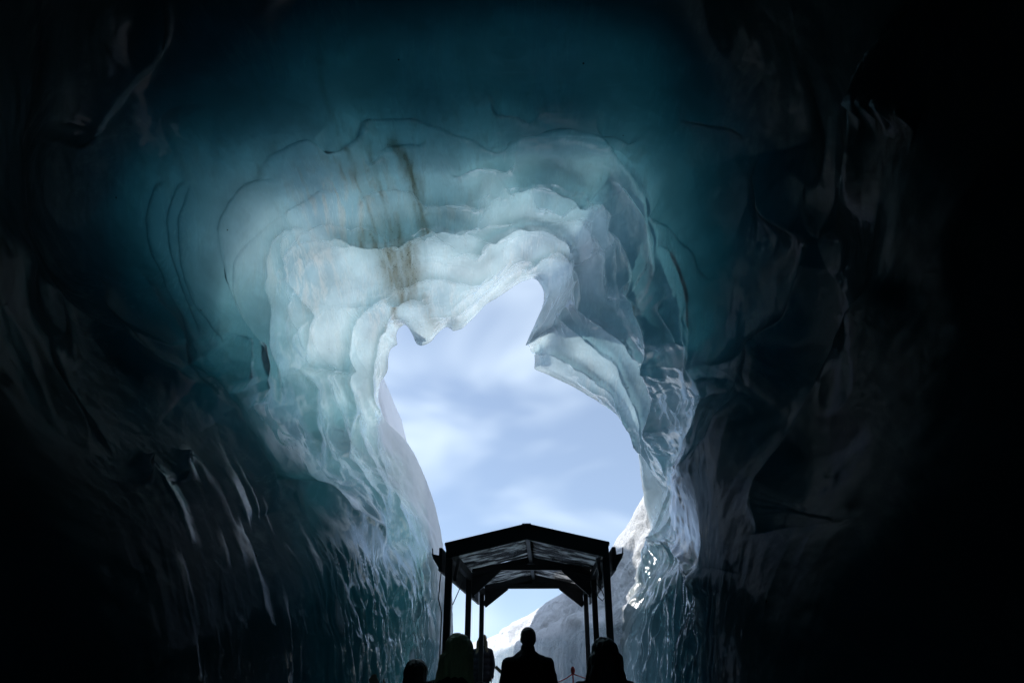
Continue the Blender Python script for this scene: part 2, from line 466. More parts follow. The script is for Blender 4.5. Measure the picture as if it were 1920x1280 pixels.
def normals(P):
    du = np.gradient(P, axis=1); dv = np.gradient(P, axis=0)
    n = np.cross(du, dv)
    n /= np.linalg.norm(n, axis=-1, keepdims=True) + 1e-9
    return n
def blur(A, k, axis):
    w = np.ones(k) / k
    pad = [(0, 0)] * A.ndim; pad[axis] = (k // 2, k // 2)
    X = np.pad(A, pad, mode='edge')
    c = np.cumsum(X, axis=axis)
    z = np.zeros_like(np.take(c, [0], axis))
    c = np.concatenate([z, c], axis)
    n = A.shape[axis]
    return (np.take(c, np.arange(k, k + n), axis) - np.take(c, np.arange(0, n), axis)) / k
N = normals(B)
mid = np.array([0.1, 0, 3.0])
inward = (mid - B); inward[..., 1] = 0
if (N * inward).sum() < 0: N = -N
N = blur(blur(N, 33, 1), 33, 0)
N /= np.linalg.norm(N, axis=-1, keepdims=True) + 1e-9
PX, PY = project(B)

# ---- crests of the melt scallops: (points, height m, width on the near side px, width on the mouth side px)
CRESTS = [
 ([(470,335),(500,292),(545,264),(580,242),(625,250),(655,235),(690,206),(760,205),(830,230),(880,246),(930,262),(950,246),(975,238),(1010,232),(1060,222),(1125,235),(1160,262),(1190,300),(1222,365),(1240,440),(1240,500),(1228,560)], .10, 70, 9),
 ([(470,720),(445,650),(425,590),(402,510),(396,440),(410,380),(440,345),(480,328),(530,335)], .11, 40, 7),
 ([(520,760),(500,690),(480,640),(474,560),(475,490),(490,445),(520,420),(560,412),(590,436)], .14, 28, 7),
 ([(592,440),(640,418),(700,428),(760,412),(790,405),(830,395),(880,400),(895,415)], .24, 40, 7),
 ([(560,690),(562,620),(566,596),(550,560),(520,520),(508,470),(515,440),(545,430)], .11, 22, 7),
 ([(560,682),(590,687),(620,684),(640,668)], .14, 16, 9),
 ([(440,735),(430,690),(424,655),(430,636)], .14, 14, 6),
 ([(480,760),(470,720),(458,680),(455,645),(464,640)], .14, 14, 6),
 ([(400,650),(360,590),(335,540),(322,480),(320,420),(332,370),(352,340)], .08, 28, 7),
 ([(360,640),(325,560),(300,480),(295,420),(305,370),(325,337),(350,331)], .08, 24, 7),
 ([(330,640),(285,540),(262,470),(256,420),(265,370),(290,336),(310,330)], .08, 24, 7),
 ([(245,500),(275,570),(320,640),(350,720),(400,790)][::-1], .08, 30, 18),
 ([(180,500),(200,600),(260,680),(340,740)][::-1], .06, 50, 25),
 ([(0,440),(60,530),(150,610),(260,680),(340,740)][::-1], .07, 60, 30),
 ([(498,960),(490,905),(465,860),(430,800),(400,760),(350,690)], .15, 24, 14),
 ([(730,1025),(690,992),(650,975),(600,932),(540,915),(500,905)], .14, 34, 14),
 ([(600,880),(575,800),(566,760),(560,700)], .09, 18, 9),
 ([(640,905),(600,830),(575,760),(555,690)], .07, 20, 9),
 ([(740,1005),(690,940),(650,870),(620,800),(600,740),(590,690)], .11, 22, 9),
 ([(735,985),(715,950),(690,880),(660,800),(640,730),(628,680)], .11, 22, 9),
 ([(760,1010),(735,950),(712,880),(690,800),(676,740)], .09, 22, 9),
 ([(640,860),(636,760),(628,690),(636,630),(655,580),(690,545),(745,528)], .18, 22, 9),
 ([(700,800),(685,720),(690,650),(705,600),(740,572)], .14, 16, 9),
 ([(740,525),(780,510),(830,516),(880,522),(920,510)], .14, 18, 9),
 ([(720,560),(750,545),(775,540),(800,552)], .10, 12, 8),
 ([(775,352),(810,346),(850,350),(880,364),(905,375)], .14, 26, 8),
 ([(840,316),(870,301),(920,296),(962,300)], .12, 24, 8),
 ([(690,300),(720,262),(760,258),(800,262)], .08, 16, 8),
 ([(888,490),(905,442),(960,406),(1010,399),(1060,414),(1100,445),(1125,490),(1131,540),(1110,575)], .28, 36, 7),
 ([(950,350),(985,325),(1020,318),(1070,325),(1110,350),(1132,380)], .18, 30, 7),
 ([(980,505),(1000,476),(1040,455),(1080,470),(1104,510),(1100,550),(1075,582)], .18, 22, 8),
 ([(1000,365),(1030,360),(1060,372),(1068,382)], .08, 12, 6),
 ([(1120,400),(1165,470),(1172,520),(1165,550)], .10, 16, 7),
 ([(1165,400),(1198,470),(1203,520),(1195,550)], .10, 16, 7),
 ([(920,198),(940,192),(970,194),(1000,215)], .10, 14, 6),
 ([(1125,222),(1150,222),(1180,236),(1198,258)], .12, 16, 6),
 # right wall
 ([(1090,560),(1140,575),(1185,610),(1215,650),(1240,700),(1255,760),(1260,830),(1262,900)], .26, 24, 6),
 ([(1040,590),(1085,605),(1130,635),(1170,670),(1200,720),(1230,780),(1245,850),(1250,920)], .22, 20, 6),
 ([(990,652),(1050,656),(1100,680),(1150,715),(1190,760),(1220,820),(1232,890)], .20, 18, 6),
 ([(1080,715),(1130,728),(1170,755),(1205,800),(1222,860)], .10, 12, 6),
 ([(1120,745),(1160,760),(1190,795),(1210,850),(1216,920)], .08, 10, 6),
 ([(1185,530),(1220,555),(1240,590),(1250,640),(1262,700),(1275,780),(1280,850)], .26, 22, 6),
 ([(1250,560),(1272,590),(1290,625),(1298,645)], .10, 10, 6),
 ([(1238,394),(1280,412),(1310,445),(1335,485),(1350,530)], .14, 18, 7),
 ([(1245,450),(1275,456),(1300,490),(1320,550),(1330,620),(1335,700),(1345,745)], .20, 26, 7),
 ([(1300,560),(1312,640),(1316,700),(1318,740)], .10, 12, 6),
 ([(1345,715),(1338,800),(1330,860),(1320,930),(1300,1000),(1280,1040)], .17, 22, 10),
 ([(1400,740),(1375,790),(1350,850),(1330,930),(1312,1000),(1300,1060)], .13, 30, 12),
 ([(1265,750),(1272,830),(1278,900),(1258,960),(1238,1010),(1215,1060)], .18, 18, 8),
 ([(1300,870),(1292,940),(1270,1000),(1240,1050)], .16, 16, 8),
 ([(1200,1090),(1230,1050),(1265,1030),(1290,1035),(1310,1070),(1320,1120)], .16, 12, 10),
 ([(1275,228),(1330,230),(1380,245),(1396,264)], .03, 20, 6),
 ([(1425,290),(1445,380),(1480,420),(1545,445)], .12, 60, 30),
 ([(1545,445),(1530,520),(1500,600),(1440,650),(1425,690),(1400,720)], .12, 60, 14),
 ([(1720,20),(1640,170),(1635,250),(1620,330),(1590,420),(1545,445)], .14, 70, 16),
 ([(1640,175),(1690,185),(1740,220)], .12, 24, 14),
 ([(1690,520),(1650,600),(1600,700),(1540,790),(1470,880),(1430,965),(1434,1000)], .12, 60, 14),
 ([(1440,650),(1400,680),(1360,690),(1346,710)], .05, 24, 14),
 # dark near side
 ([(140,275),(150,230),(175,190),(215,148),(272,92),(292,58),(310,10)], .20, 50, 10),
 ([(270,905),(268,875),(282,852)], .08, 12, 8), ([(342,900),(340,870),(350,845)], .08, 12, 8),
 ([(600,232),(625,252),(660,240),(672,215)], .10, 16, 10),
]
def poly_dist(pts, X, Y):
    """distance, side (+ = left of travel as seen) and share of the way along for every X, Y"""
    best = np.full(X.shape, 1e9); side = np.zeros(X.shape); along = np.zeros(X.shape)
    pts = np.array(pts, float)
    k = np.concatenate([[0], np.cumsum(np.hypot(*np.diff(pts, axis=0).T))])
    uu = np.linspace(0, k[-1], max(6, int(k[-1] / 14)))
    q = pchip(k, pts, uu)
    for i in range(len(q) - 1):
        a, b = q[i], q[i + 1]
        d = b - a; L = np.hypot(*d) + 1e-9
        f = np.clip(((X - a[0]) * d[0] + (Y - a[1]) * d[1]) / L**2, 0, 1)
        ex, ey = X - (a[0] + f * d[0]), Y - (a[1] + f * d[1])
        r = np.hypot(ex, ey)
        sd = np.sign((X - a[0]) * d[1] - (Y - a[1]) * d[0])
        m = r < best
        best = np.where(m, r, best); side = np.where(m, sd, side)
        along = np.where(m, (uu[i] + f * (uu[i+1] - uu[i])) / k[-1], along)
    return best, side, along

D = np.zeros((NR, NC))
wob = 5.0
WX = PX + wob * fbm(B[..., 0] * 1.7, B[..., 1] * 1.2, B[..., 2] * 1.7, 3, 3)
WY = PY + wob * fbm(B[..., 0] * 1.7, B[..., 1] * 1.2, B[..., 2] * 1.7, 29, 3)
for pts, h, wn_, wm in CRESTS:
    a = np.array(pts, float)
    mg = 4 * max(wn_, wm)
    m = (PX > a[:, 0].min() - mg) & (PX < a[:, 0].max() + mg) & (PY > a[:, 1].min() - mg) & (PY < a[:, 1].max() + mg) & (SS < 5.8)
    if not m.any(): continue
    r, sd, al = poly_dist(pts, WX[m], WY[m])
    wdt = np.where(sd > 0, wn_, wm)
    rr = np.sqrt(r**2 + 3.0**2) - 3.0                 # a rounded crest
    taper = np.clip(np.minimum(al, 1 - al) / 0.16, 0, 1) ** 0.7
    cap = np.where((al <= 0) | (al >= 1), 0.0, 1.0)
    fin = np.where(SS[m] < 3.35, 0.032, 0.008) * np.exp(-(np.sqrt(r**2 + 1.0) - 1.0) / 3.6)
    D[m] += taper * cap * (1.35 * h * np.exp(-rr / wdt) + fin)

# many smaller melt scallops, each an arc that follows the tunnel round
rg = random.Random(23)
sx_px = np.hypot(np.gradient(PX, axis=0), np.gradient(PY, axis=0)) / np.maximum(np.gradient(SS, axis=0), 1e-6)   # px per loop step
NARC = 120
for i in range(NARC):
    s0 = 0.12 + 3.1 * rg.random() ** 1.15
    tc_ = rg.uniform(5.2, 16.8)
    if tc_ > 13 and rg.random() < 0.6: continue
    ln = rg.uniform(0.35, 1.5) * (0.7 if tc_ > 13 else 1.0)
    bow = rg.uniform(0.1, 0.55)
    tl = rg.uniform(-0.35, 0.35)
    h = rg.uniform(0.03, 0.10) * (0.35 + 0.28 * s0)
    wn_, wm = rg.uniform(12, 34), rg.uniform(3.5, 6)
    c0_, c1_ = np.searchsorted(tt, [tc_ - ln, tc_ + ln])
    r0_, r1_ = np.searchsorted(s_rows, [s0 - 1.1, s0 + 1.6])
    if c1_ - c0_ < 4: continue
    sl = (slice(r0_, r1_), slice(c0_, c1_))
    q = (TT[sl] - tc_) / ln
    arc = s0 - bow * q**2 + tl * q * 0.5 + 0.05 * np.sin(q * 5 + i)
    dpx = (SS[sl] - arc) * np.clip(sx_px[sl], 20, 260)         # + = near side
    wdt = np.where(dpx > 0, wn_, wm)
    rr = np.sqrt(dpx**2 + 2.6**2) - 2.6
    D[sl] += np.clip(1 - q**2, 0, 1) ** 0.8 * (h * (0.45 if s0 < 2.2 else 0.9) * np.exp(-rr / wdt) + 0.014 * np.exp(-np.abs(dpx) / 3.2))

# glint patches on the dark walls, put in where the reflection cut is eased
glint = np.zeros((NR, NC))
# soft undulation and scallop dimples over all the ice
x, y, z = B[..., 0], B[..., 1], B[..., 2]
amp_far = smooth01(SS, 0.0, 0.6)
foot0 = np.maximum(smooth01(4.6 - TT, 0, 1.2), smooth01(TT - 15.5, 0, 1.5))
amp_far = amp_far * (1 - 0.8 * smooth01(SS, 2.4, 3.8))
D += amp_far * 0.10 * fbm(x * 0.75, y * 0.6, z * 0.75, 5, 3)
bil = np.abs(fbm(x * 1.5 + 0.3 * y, y * 0.9, z * 1.5, 41, 2))
D += amp_far * 0.03 * (0.35 - bil) * smooth01(SS, 0.2, 1.0)
cup = np.abs(fbm(x * 0.55, y * 0.45, z * 0.55, 131, 2))
D += 0.16 * (0.3 - np.minimum(cup, 0.5)) * smooth01(SS, 2.8, 3.8) * (1 - foot0)
D += 0.005 * fbm(x * 5, y * 4, z * 5, 51, 3)
# drip flutes down the foot of both walls
edgeL = np.interp(WX, [-200, 0, 120, 260, 420, 500, 580, 700, 760, 800, 850], [1000, 1000, 960, 850, 820, 930, 1010, 1035, 1070, 1030, 1080])
edgeR = np.interp(WX, [1150, 1190, 1230, 1290, 1330, 1400, 1600], [1080, 1060, 1040, 1030, 1090, 1000, 980])
isL = TT < 8
fl = np.where(isL, smooth01(PY, edgeL - 15, edgeL + 35), np.where(TT > 13, smooth01(PY, edgeR - 10, edgeR + 30), 0))
fl = fl * (SS < 6.5) * np.where(isL, 1 - 0.93 * smooth01(SS + 0.15 * vnoise(y, z * 2, 0 * z, 121), 2.85, 3.25), 1 - 0.93 * smooth01(SS, 3.1, 3.7))
wl_ = y * 3.0 + 0.7 * x                                    # along the wall
bend = 0.55 * fbm(y * 0.8, z * 0.9, 0 * z, 61, 3)
f1 = vnoise(wl_ * 1.25 + bend, z * 0.95, 0 * z, 71)
f2 = vnoise(wl_ * 2.9 + 1.6 * bend, z * 2.1, 0 * z, 73)
f3 = vnoise(wl_ * 6.0 + 2.0 * bend, z * 3.4, 0 * z, 79)
ridged = (0.5 - np.abs(f1)) * 0.07 + (0.5 - np.abs(f2)) * 0.06 + (0.5 - np.abs(f3)) * 0.02
cups = vnoise(wl_ * 2.2, z * 2.6, 0 * z, 83) * 0.045
D += fl * (ridged + cups)

patch = smooth01(vnoise(wl_ * 2.4 + bend, z * 1.9, 0 * z, 151), 0.25, 0.75) * smooth01(fbm(y * 1.1, z * 1.0, 0 * z, 157, 2), -0.1, 0.6)
glint = 0.55 * patch * isL * smooth01(PY, edgeL - 15, edgeL + 60)
D += patch * 0.022 * isL * smooth01(PY, edgeL - 15, edgeL + 60) * smooth01(SS, 2.8, 3.3) * (SS < 6)

inner = B + N * D[..., None]

# thickness of the ice above the cave
T_s = np.interp(s_rows, [0, 0.3, 1, 2, 2.8, 3.3, 4, 5, 6, 9], [0.02, 0.06, 0.18, 0.46, 1.25, 4.6, 13, 18, 18, 18])[:, None]
T_t = np.interp(tt, [0, 2, 3.5, 5, 7, 9, 11, 12.2, 13.5, 15, 17, 18.5, 20], [7, 6.5, 3.4, 1.5, 0.8, 0.85, 1.0, 1.1, 1.2, 1.05, 1.5, 4, 6])[None]
THK = T_s * T_t
THIN = [(560,500,80,.30),(600,640,55,.4),(700,600,60,.45),(640,470,60,.45),(850,450,90,.55),(1010,470,80,.25),(1070,520,60,.4),(830,560,60,.5),
        (1120,700,80,.55),(700,340,70,.65),(640,380,60,.55),(1080,300,90,.7),(900,330,80,.7)]
lk = np.zeros_like(THK)
for cx_, cy_, rr_, g_ in THIN:
    lk += math.log(g_) * np.exp(-((PX - cx_)**2 + (PY - cy_)**2) / rr_**2)
THK = np.maximum(THK * np.exp(np.maximum(lk, -1.4)), 0.04)
outd = inner - mid; outd[..., 1] = 0
outd /= np.linalg.norm(outd, axis=-1, keepdims=True)
outd[..., 1] += 0.2
hk = (smooth01(TT, 10.9, 11.4) * (1 - smooth01(TT, 13.0, 13.4)) * (1 - smooth01(SS, 1.0, 1.7)))[..., None]
outd = outd * (1 - hk) - N * hk      # the curled lip thickens along its own normal
outd = blur(blur(outd, 41, 1), 21, 0)
# the upper side follows the roof below it, smoothed, and never dips under it
innS = blur(blur(inner, 29, 0), 29, 1)
dev = ((inner - innS) * outd).sum(-1)
def maxf(A, k, ax):
    M_ = A.copy()
    for sft in range(-k, k + 1):
        M_ = np.maximum(M_, np.roll(A, sft, ax))
    return M_
dev = np.maximum(blur(blur(maxf(maxf(dev, 12, 0), 12, 1), 15, 0), 15, 1), 0) + 0.015
edge = smooth01(SS, 0.0, 0.25)[..., None]
outer = innS * edge + inner * (1 - edge) + outd * (THK * 1.0 + dev * edge[..., 0])[..., None]

# stains and snow on the ice
snow = np.where(TT < 6, smooth01(4.9 - TT, 0, 0.6) * smooth01(0.95 - SS + 0.25 * fbm(x, y, z, 91, 3), 0.0, 0.5), 0)
snow = np.maximum(snow, np.where(TT > 13, smooth01(TT, 13.1, 13.6) * smooth01(0.32 - SS + 0.12 * fbm(x * 1.5, y, z * 1.5, 97, 3), 0.0, 0.25) * 0.6, 0))
dirt = np.zeros_like(snow)
DIRT = [([(640,250),(665,310),(700,400),(725,480)], 4, .55), ([(690,265),(715,340),(735,420)], 5, .5), ([(735,262),(765,310),(785,370),(792,405)], 13, .85), ([(660,300),(700,360),(740,410)], 40, .22),
        ([(690,425),(722,455),(740,500),(750,530)], 30, .8), ([(740,410),(765,450),(765,510)], 26, .8), ([(740,545),(735,580),(745,605)], 8, .7),
        ([(790,545),(800,580),(815,610)], 10, .35), ([(590,60),(600,150),(625,210)], 5, .25), ([(470,130),(490,190)], 5, .2), ([(480,330),(500,290),(520,265)], 10, .25)]
for pts, wd, g in DIRT:
    a = np.array(pts, float); mg = 4 * wd
    m = (PX > a[:, 0].min() - mg) & (PX < a[:, 0].max() + mg) & (PY > a[:, 1].min() - mg) & (PY < a[:, 1].max() + mg) & (SS < 5.8)
    r, sd, al = poly_dist(pts, WX[m], WY[m])
    dirt[m] = np.maximum(dirt[m], g * np.exp(-(r / wd) ** 2))

bubbles = np.zeros_like(snow)
for cx_, cy_, ra_, rb_, g_ in [(640,360,110,90,1),(560,500,90,90,.9),(700,340,90,80,.8),(840,360,60,60,.5),(1010,470,80,60,.5),(330,420,60,70,.5),(400,300,60,60,.35),(700,560,60,70,.6),(830,560,90,40,.5),(1130,720,110,50,.5)]:
    bubbles = np.maximum(bubbles, g_ * np.exp(-((WX - cx_) / ra_)**2 - ((WY - cy_) / rb_)**2))
# close the shell: rear cap as one extra ring drawn to a point on both skins
def cap_rows(P, Y):
    c = np.array([P[-1, :, 0].mean(), Y, P[-1, :, 2].mean()])
    return np.stack([P[-1] * (1 - f) + c * f for f in (0.5, 0.98)])
inner_all = np.concatenate([inner, cap_rows(inner, -9.6)])
keep = np.unique(np.concatenate([[0, 1, 2, 4, 7], np.arange(10, NR, 4), [NR - 1]]))
outer_all = np.concatenate([outer[keep], cap_rows(outer, -17)])
nI = len(inner_all)
full = np.concatenate([inner_all[::-1], outer_all])        # rear inner -> mouth -> rear outer
rows_n = len(full)
idx = np.arange(rows_n * NC).reshape(rows_n, NC)
a, b = idx[:-1], idx[1:]
quads = np.stack([a, np.roll(a, -1, 1), np.roll(b, -1, 1), b], -1).reshape(-1, 4)
caps = [np.stack([idx[r], np.roll(idx[r], -1), np.full(NC, rows_n * NC + i), np.full(NC, rows_n * NC + i)], -1) for i, r in enumerate((0, rows_n - 1))]
V = np.concatenate([full.reshape(-1, 3), full[0].mean(0)[None], full[-1].mean(0)[None]])
me = bpy.data.meshes.new('ice_cave')
q0, q1, q2, q3 = (V[quads[:, k]] for k in range(4))
vol = (np.cross(q1 - q0, q2 - q0) * q0).sum() + (np.cross(q2 - q0, q3 - q0) * q0).sum()
flip = vol < 0
if flip: quads = quads[:, ::-1]
# quads plus two fans of triangles
tri = [c[:, :3] for c in caps]
tri[0] = tri[0][:, ::-1]
if flip: tri = [c[:, ::-1] for c in tri]
loops = np.concatenate([quads.ravel(), tri[0].ravel(), tri[1].ravel()]).astype(np.int32)
starts = np.concatenate([np.arange(len(quads)) * 4, len(quads) * 4 + np.arange(2 * NC) * 3]).astype(np.int32)
me.vertices.add(len(V)); me.vertices.foreach_set('co', V.astype(np.float32).ravel())
me.loops.add(len(loops)); me.loops.foreach_set('vertex_index', loops)
me.polygons.add(len(starts)); me.polygons.foreach_set('loop_start', starts)
me.polygons.foreach_set('use_smooth', np.ones(len(starts), bool))
me.materials.append(M_ICE)
me.update(calc_edges=True)
def spread(A):
    e = np.concatenate([A, A[-1:], A[-1:]])
    return np.concatenate([e[::-1].ravel(), np.zeros((rows_n - nI) * NC), [0, 0]])
attr(me, 'crust', np.concatenate([np.zeros(nI * NC), np.ones((rows_n - nI) * NC), [0, 1]]))
attr(me, 'snow', spread(snow)); attr(me, 'dirt', spread(dirt)); attr(me, 'bubbles', spread(bubbles)); attr(me, 'flute', spread(np.clip(fl, 0, 1)))
foot = np.maximum(smooth01(4.6 - TT, 0, 1.2), smooth01(TT - 17, 0, 1.5))
dl = SS - 0.12 * smooth01(TT - 13, 0, 1) + 0.2 * fbm(x * .7, y * .5, z * .7, 111, 3) + 0.55 * foot
attr(me, 'dull', spread((0.92 + 0.05 * foot) * smooth01(dl, 2.7, 3.5) * (1 - glint)))   # darkness put in by cutting the reflection deeper inside
cave = link('ice_cave', me)
tag(cave, 'hollowed blue green glacier ice of the cave walls and roof', 'ice cave', kind='structure')

# ------------------------------------------------------------------ ground
gx = np.concatenate([-np.geomspace(2500, 8, 14), np.linspace(-6, 8, 40), np.geomspace(10, 2500, 14)])
gy = np.concatenate([np.linspace(-8, 40, 90), np.geomspace(44, 3500, 16)])
GX, GY = np.meshgrid(gx, gy)
gz = np.where((np.abs(GX) < 9) & (GY < 42), 0.03 * fbm(GX * 1.1, GY * 1.1, 0 * GX, 201, 3), 0) - 0.02
gz = gz - np.where(GY > 30, np.minimum((GY - 30) * 0.03, 6), 0)
def ground_material():
    m, n, l, out = new_mat('trodden_snow')
    p = n.new('ShaderNodeBsdfPrincipled')
    tc = n.new('ShaderNodeTexCoord')
    no = n.new('ShaderNodeTexNoise'); no.inputs['Scale'].default_value = 1.3; no.inputs['Detail'].default_value = 7
    l.new(tc.outputs['Object'], no.inputs['Vector'])
    sx = n.new('ShaderNodeSeparateXYZ'); l.new(tc.outputs['Object'], sx.inputs['Vector'])
    far = n.new('ShaderNodeMapRange'); far.inputs['From Min'].default_value = 17; far.inputs['From Max'].default_value = 24
    l.new(sx.outputs['Y'], far.inputs['Value'])
    c0 = n.new('ShaderNodeMix'); c0.data_type = 'RGBA'
    c0.inputs['A'].default_value = (0.05, 0.052, 0.055, 1); c0.inputs['B'].default_value = (0.20, 0.21, 0.22, 1)
    l.new(no.outputs['Fac'], c0.inputs['Factor'])
    c1 = n.new('ShaderNodeMix'); c1.data_type = 'RGBA'; c1.inputs['B'].default_value = (0.8, 0.83, 0.87, 1)
    l.new(c0.outputs['Result'], c1.inputs['A']); l.new(far.outputs['Result'], c1.inputs['Factor'])
    l.new(c1.outputs['Result'], p.inputs['Base Color']); p.inputs['Roughness'].default_value = 0.6
    bp = n.new('ShaderNodeBump'); bp.inputs['Strength'].default_value = 0.5; bp.inputs['Distance'].default_value = 0.05
    l.new(no.outputs['Fac'], bp.inputs['Height']); l.new(bp.outputs['Normal'], p.inputs['Normal'])
    l.new(p.outputs['BSDF'], out.inputs['Surface'])
    return m
ground = link('ground', grid_mesh('ground', np.stack([GX, GY, gz], -1)), ground_material())
tag(ground, 'dark trodden ice path leading out to snow', 'ground', kind='structure')

# ------------------------------------------------------------------ snow bank outside
def bank_material():
    m, n, l, out = new_mat('bank_snow_and_ice')
    p = n.new('ShaderNodeBsdfPrincipled')
    tc = n.new('ShaderNodeTexCoord')
    a = n.new('ShaderNodeAttribute'); a.attribute_name = 'snow'
    d = n.new('ShaderNodeAttribute'); d.attribute_name = 'dirt'
    mp = n.new('ShaderNodeMapping'); mp.inputs['Scale'].default_value = (3.5, 3.5, 0.6)
    l.new(tc.outputs['Object'], mp.inputs['Vector'])
    no = n.new('ShaderNodeTexNoise'); no.inputs['Scale'].default_value = 1.6; no.inputs['Detail'].default_value = 6
    l.new(mp.outputs['Vector'], no.inputs['Vector'])
    ic = n.new('ShaderNodeMix'); ic.data_type = 'RGBA'
    ic.inputs['A'].default_value = (0.10, 0.17, 0.21, 1); ic.inputs['B'].default_value = (0.42, 0.52, 0.58, 1)
    l.new(no.outputs['Fac'], ic.inputs['Factor'])
    c = n.new('ShaderNodeMix'); c.data_type = 'RGBA'; c.inputs['B'].default_value = (0.86, 0.88, 0.91, 1)
    l.new(ic.outputs['Result'], c.inputs['A']); l.new(a.outputs['Fac'], c.inputs['Factor'])
    c2 = n.new('ShaderNodeMix'); c2.data_type = 'RGBA'; c2.inputs['B'].default_value = (0.30, 0.30, 0.29, 1)
    l.new(c.outputs['Result'], c2.inputs['A']); l.new(d.outputs['Fac'], c2.inputs['Factor'])
    l.new(c2.outputs['Result'], p.inputs['Base Color'])
    ro = n.new('ShaderNodeMapRange'); ro.inputs['To Min'].default_value = 0.22; ro.inputs['To Max'].default_value = 0.85
    l.new(a.outputs['Fac'], ro.inputs['Value']); l.new(ro.outputs['Result'], p.inputs['Roughness'])
    n2 = n.new('ShaderNodeTexNoise'); n2.inputs['Scale'].default_value = 2.2; n2.inputs['Detail'].default_value = 9; n2.inputs['Roughness'].default_value = 0.68
    l.new(tc.outputs['Object'], n2.inputs['Vector'])
    bp = n.new('ShaderNodeBump'); bp.inputs['Strength'].default_value = 0.8; bp.inputs['Distance'].default_value = 0.35
    l.new(math_node(n, l, 'ADD', n2.outputs['Fac'], math_node(n, l, 'MULTIPLY', no.outputs['Fac'], 0.25)), bp.inputs['Height']); l.new(bp.outputs['Normal'], p.inputs['Normal'])
    l.new(p.outputs['BSDF'], out.inputs['Surface'])
    return m
crest = [(1330,740,17.6),(1290,800,18),(1235,880,18.8),(1202,932,19.5),(1174,985,20.5),(1150,1022,21.5),(1105,1082,23.5),(1060,1108,25.5),(1000,1146,29),(960,1172,33),(915,1197,38),(850,1213,46)]
midl  = [(1320,1040,17.2),(1285,1060,17.4),(1245,1080,17.8),(1205,1095,18.3),(1178,1104,19),(1150,1115,19.8),(1105,1140,21.5),(1060,1158,23.5),(1000,1180,27),(960,1195,31),(914,1210,36),(850,1219,45)]
walt  = [(1310,1168,16.9),(1280,1168,17.0),(1242,1170,17.3),(1203,1172,17.8),(1172,1175,18.3),(1140,1178,19),(1095,1180,20.6),(1050,1184,22.5),(990,1206,26),(955,1217,29.5),(912,1222,35),(850,1223,44)]
c3, m3, w3 = [np.array([at(*p) for p in q]) for q in (crest, midl, walt)]
f3_ = w3.copy(); f3_[:, 2] = -0.6; f3_[:, 1] -= 0.3
b1 = c3 + np.array([1.2, 2.2, 0.15]); b2 = c3 + np.array([6, 9, 0.3]); b3 = c3 + np.array([30, 60, -6.0])
K = np.array([f3_, w3, m3, c3, b1, b2, b3])
ku = np.arange(len(crest))
uu = np.linspace(0, len(crest) - 1, 330)
K = np.array([pchip(ku, k, uu) for k in K])
sb = np.concatenate([[0]] + [i + np.arange(1, n + 1) / n for i, n in enumerate((40, 40, 60, 26, 16, 10))])
PB = catmull(K, sb)
NB = normals(PB)
if (NB[:, :, 2]).mean() < 0: NB = -NB
SB = np.repeat(sb[:, None], 330, 1)
bx, by, bz = PB[..., 0], PB[..., 1], PB[..., 2]
lump = 0.22 * fbm(bx * .8, by * .6, bz * .9, 301, 5, 0.55) * smooth01(SB, .9, 1.6) * (1 - 0.75 * smooth01(SB, 2.5, 3.0))
rid = (0.4 - np.abs(vnoise(by * 1.6 + bx * 2.2, bz * .9, 0 * bz, 311))) * 0.06 * (1 - smooth01(SB, .7, 1.1))
PB = PB + NB * (lump + rid)[..., None]
mb = grid_mesh('snow_bank', PB)
attr(mb, 'snow', smooth01(SB + 0.16 * fbm(bx * .6, by * .3, bz * 1.5, 321, 3), 0.85, 1.2))
attr(mb, 'dirt', 0.5 * smooth01(fbm(bx * 1.1, by * .9, bz * 1.6, 331, 4), 0.25, 0.9) * smooth01(SB, .9, 1.2) * (1 - smooth01(SB, 2.0, 2.5)))
bank = link('snow_bank', mb, bank_material())
tag(bank, 'snow covered bank rising beyond the cave mouth', 'snow bank', kind='structure')

# ------------------------------------------------------------------ glacier flank left of the mouth
ha, hb = np.meshgrid(np.linspace(0, 1, 90), np.linspace(0, 1, 70))      # across, along
hy = 19.6 + hb * 12.4
hx = -2.75 - 0.03 * (hy - 19.6) - ha * 40
hr = (-2.75 - hx)
hz = 14.5 * (1 - np.exp(-hr / 1.6)) + 0.10 * hr
hz = hz * (1 - smooth01(hb, 0.72, 1.0) * 0.98) * smooth01(hb, 0.0, 0.25) - 0.4 + 0.35 * fbm(hx * .5, hy * .5, hz * .4, 341, 4) * smooth01(hr, 0, 1.5)
flank = link('glacier', grid_mesh('glacier', np.stack([hx, hy, hz], -1)), M_SNOW)
tag(flank, 'snow covered glacier flank left of the cave mouth', 'glacier', kind='structure')

# ------------------------------------------------------------------ shelter over the path
def add_box(bm, c, size, rot=None):
    m = Matrix.Translation(c) @ (rot.to_4x4() if rot else Matrix.Identity(4)) @ Matrix.Diagonal((*size, 1))
    r = bmesh.ops.create_cube(bm, size=1.0, matrix=m)
    return r['verts']

def bevel(bm, w):
    bmesh.ops.bevel(bm, geom=list(bm.edges), offset=w, segments=1, affect='EDGES')

def bar(a, b, wd, dp, up=Vector((0, 0, 1)), bev=0.006):
    """a beam from a to b: wd across, dp along 'up'"""
    a, b = Vector(a), Vector(b)
    d = (b - a); L = d.length; d.normalize()
    s = d.cross(up).normalized(); u = s.cross(d)
    bm = bmesh.new()
    M = Matrix((( s.x, d.x, u.x), (s.y, d.y, u.y), (s.z, d.z, u.z)))
    add_box(bm, (a + b) / 2, (wd, L, dp), M)
    bevel(bm, bev)
    return bm

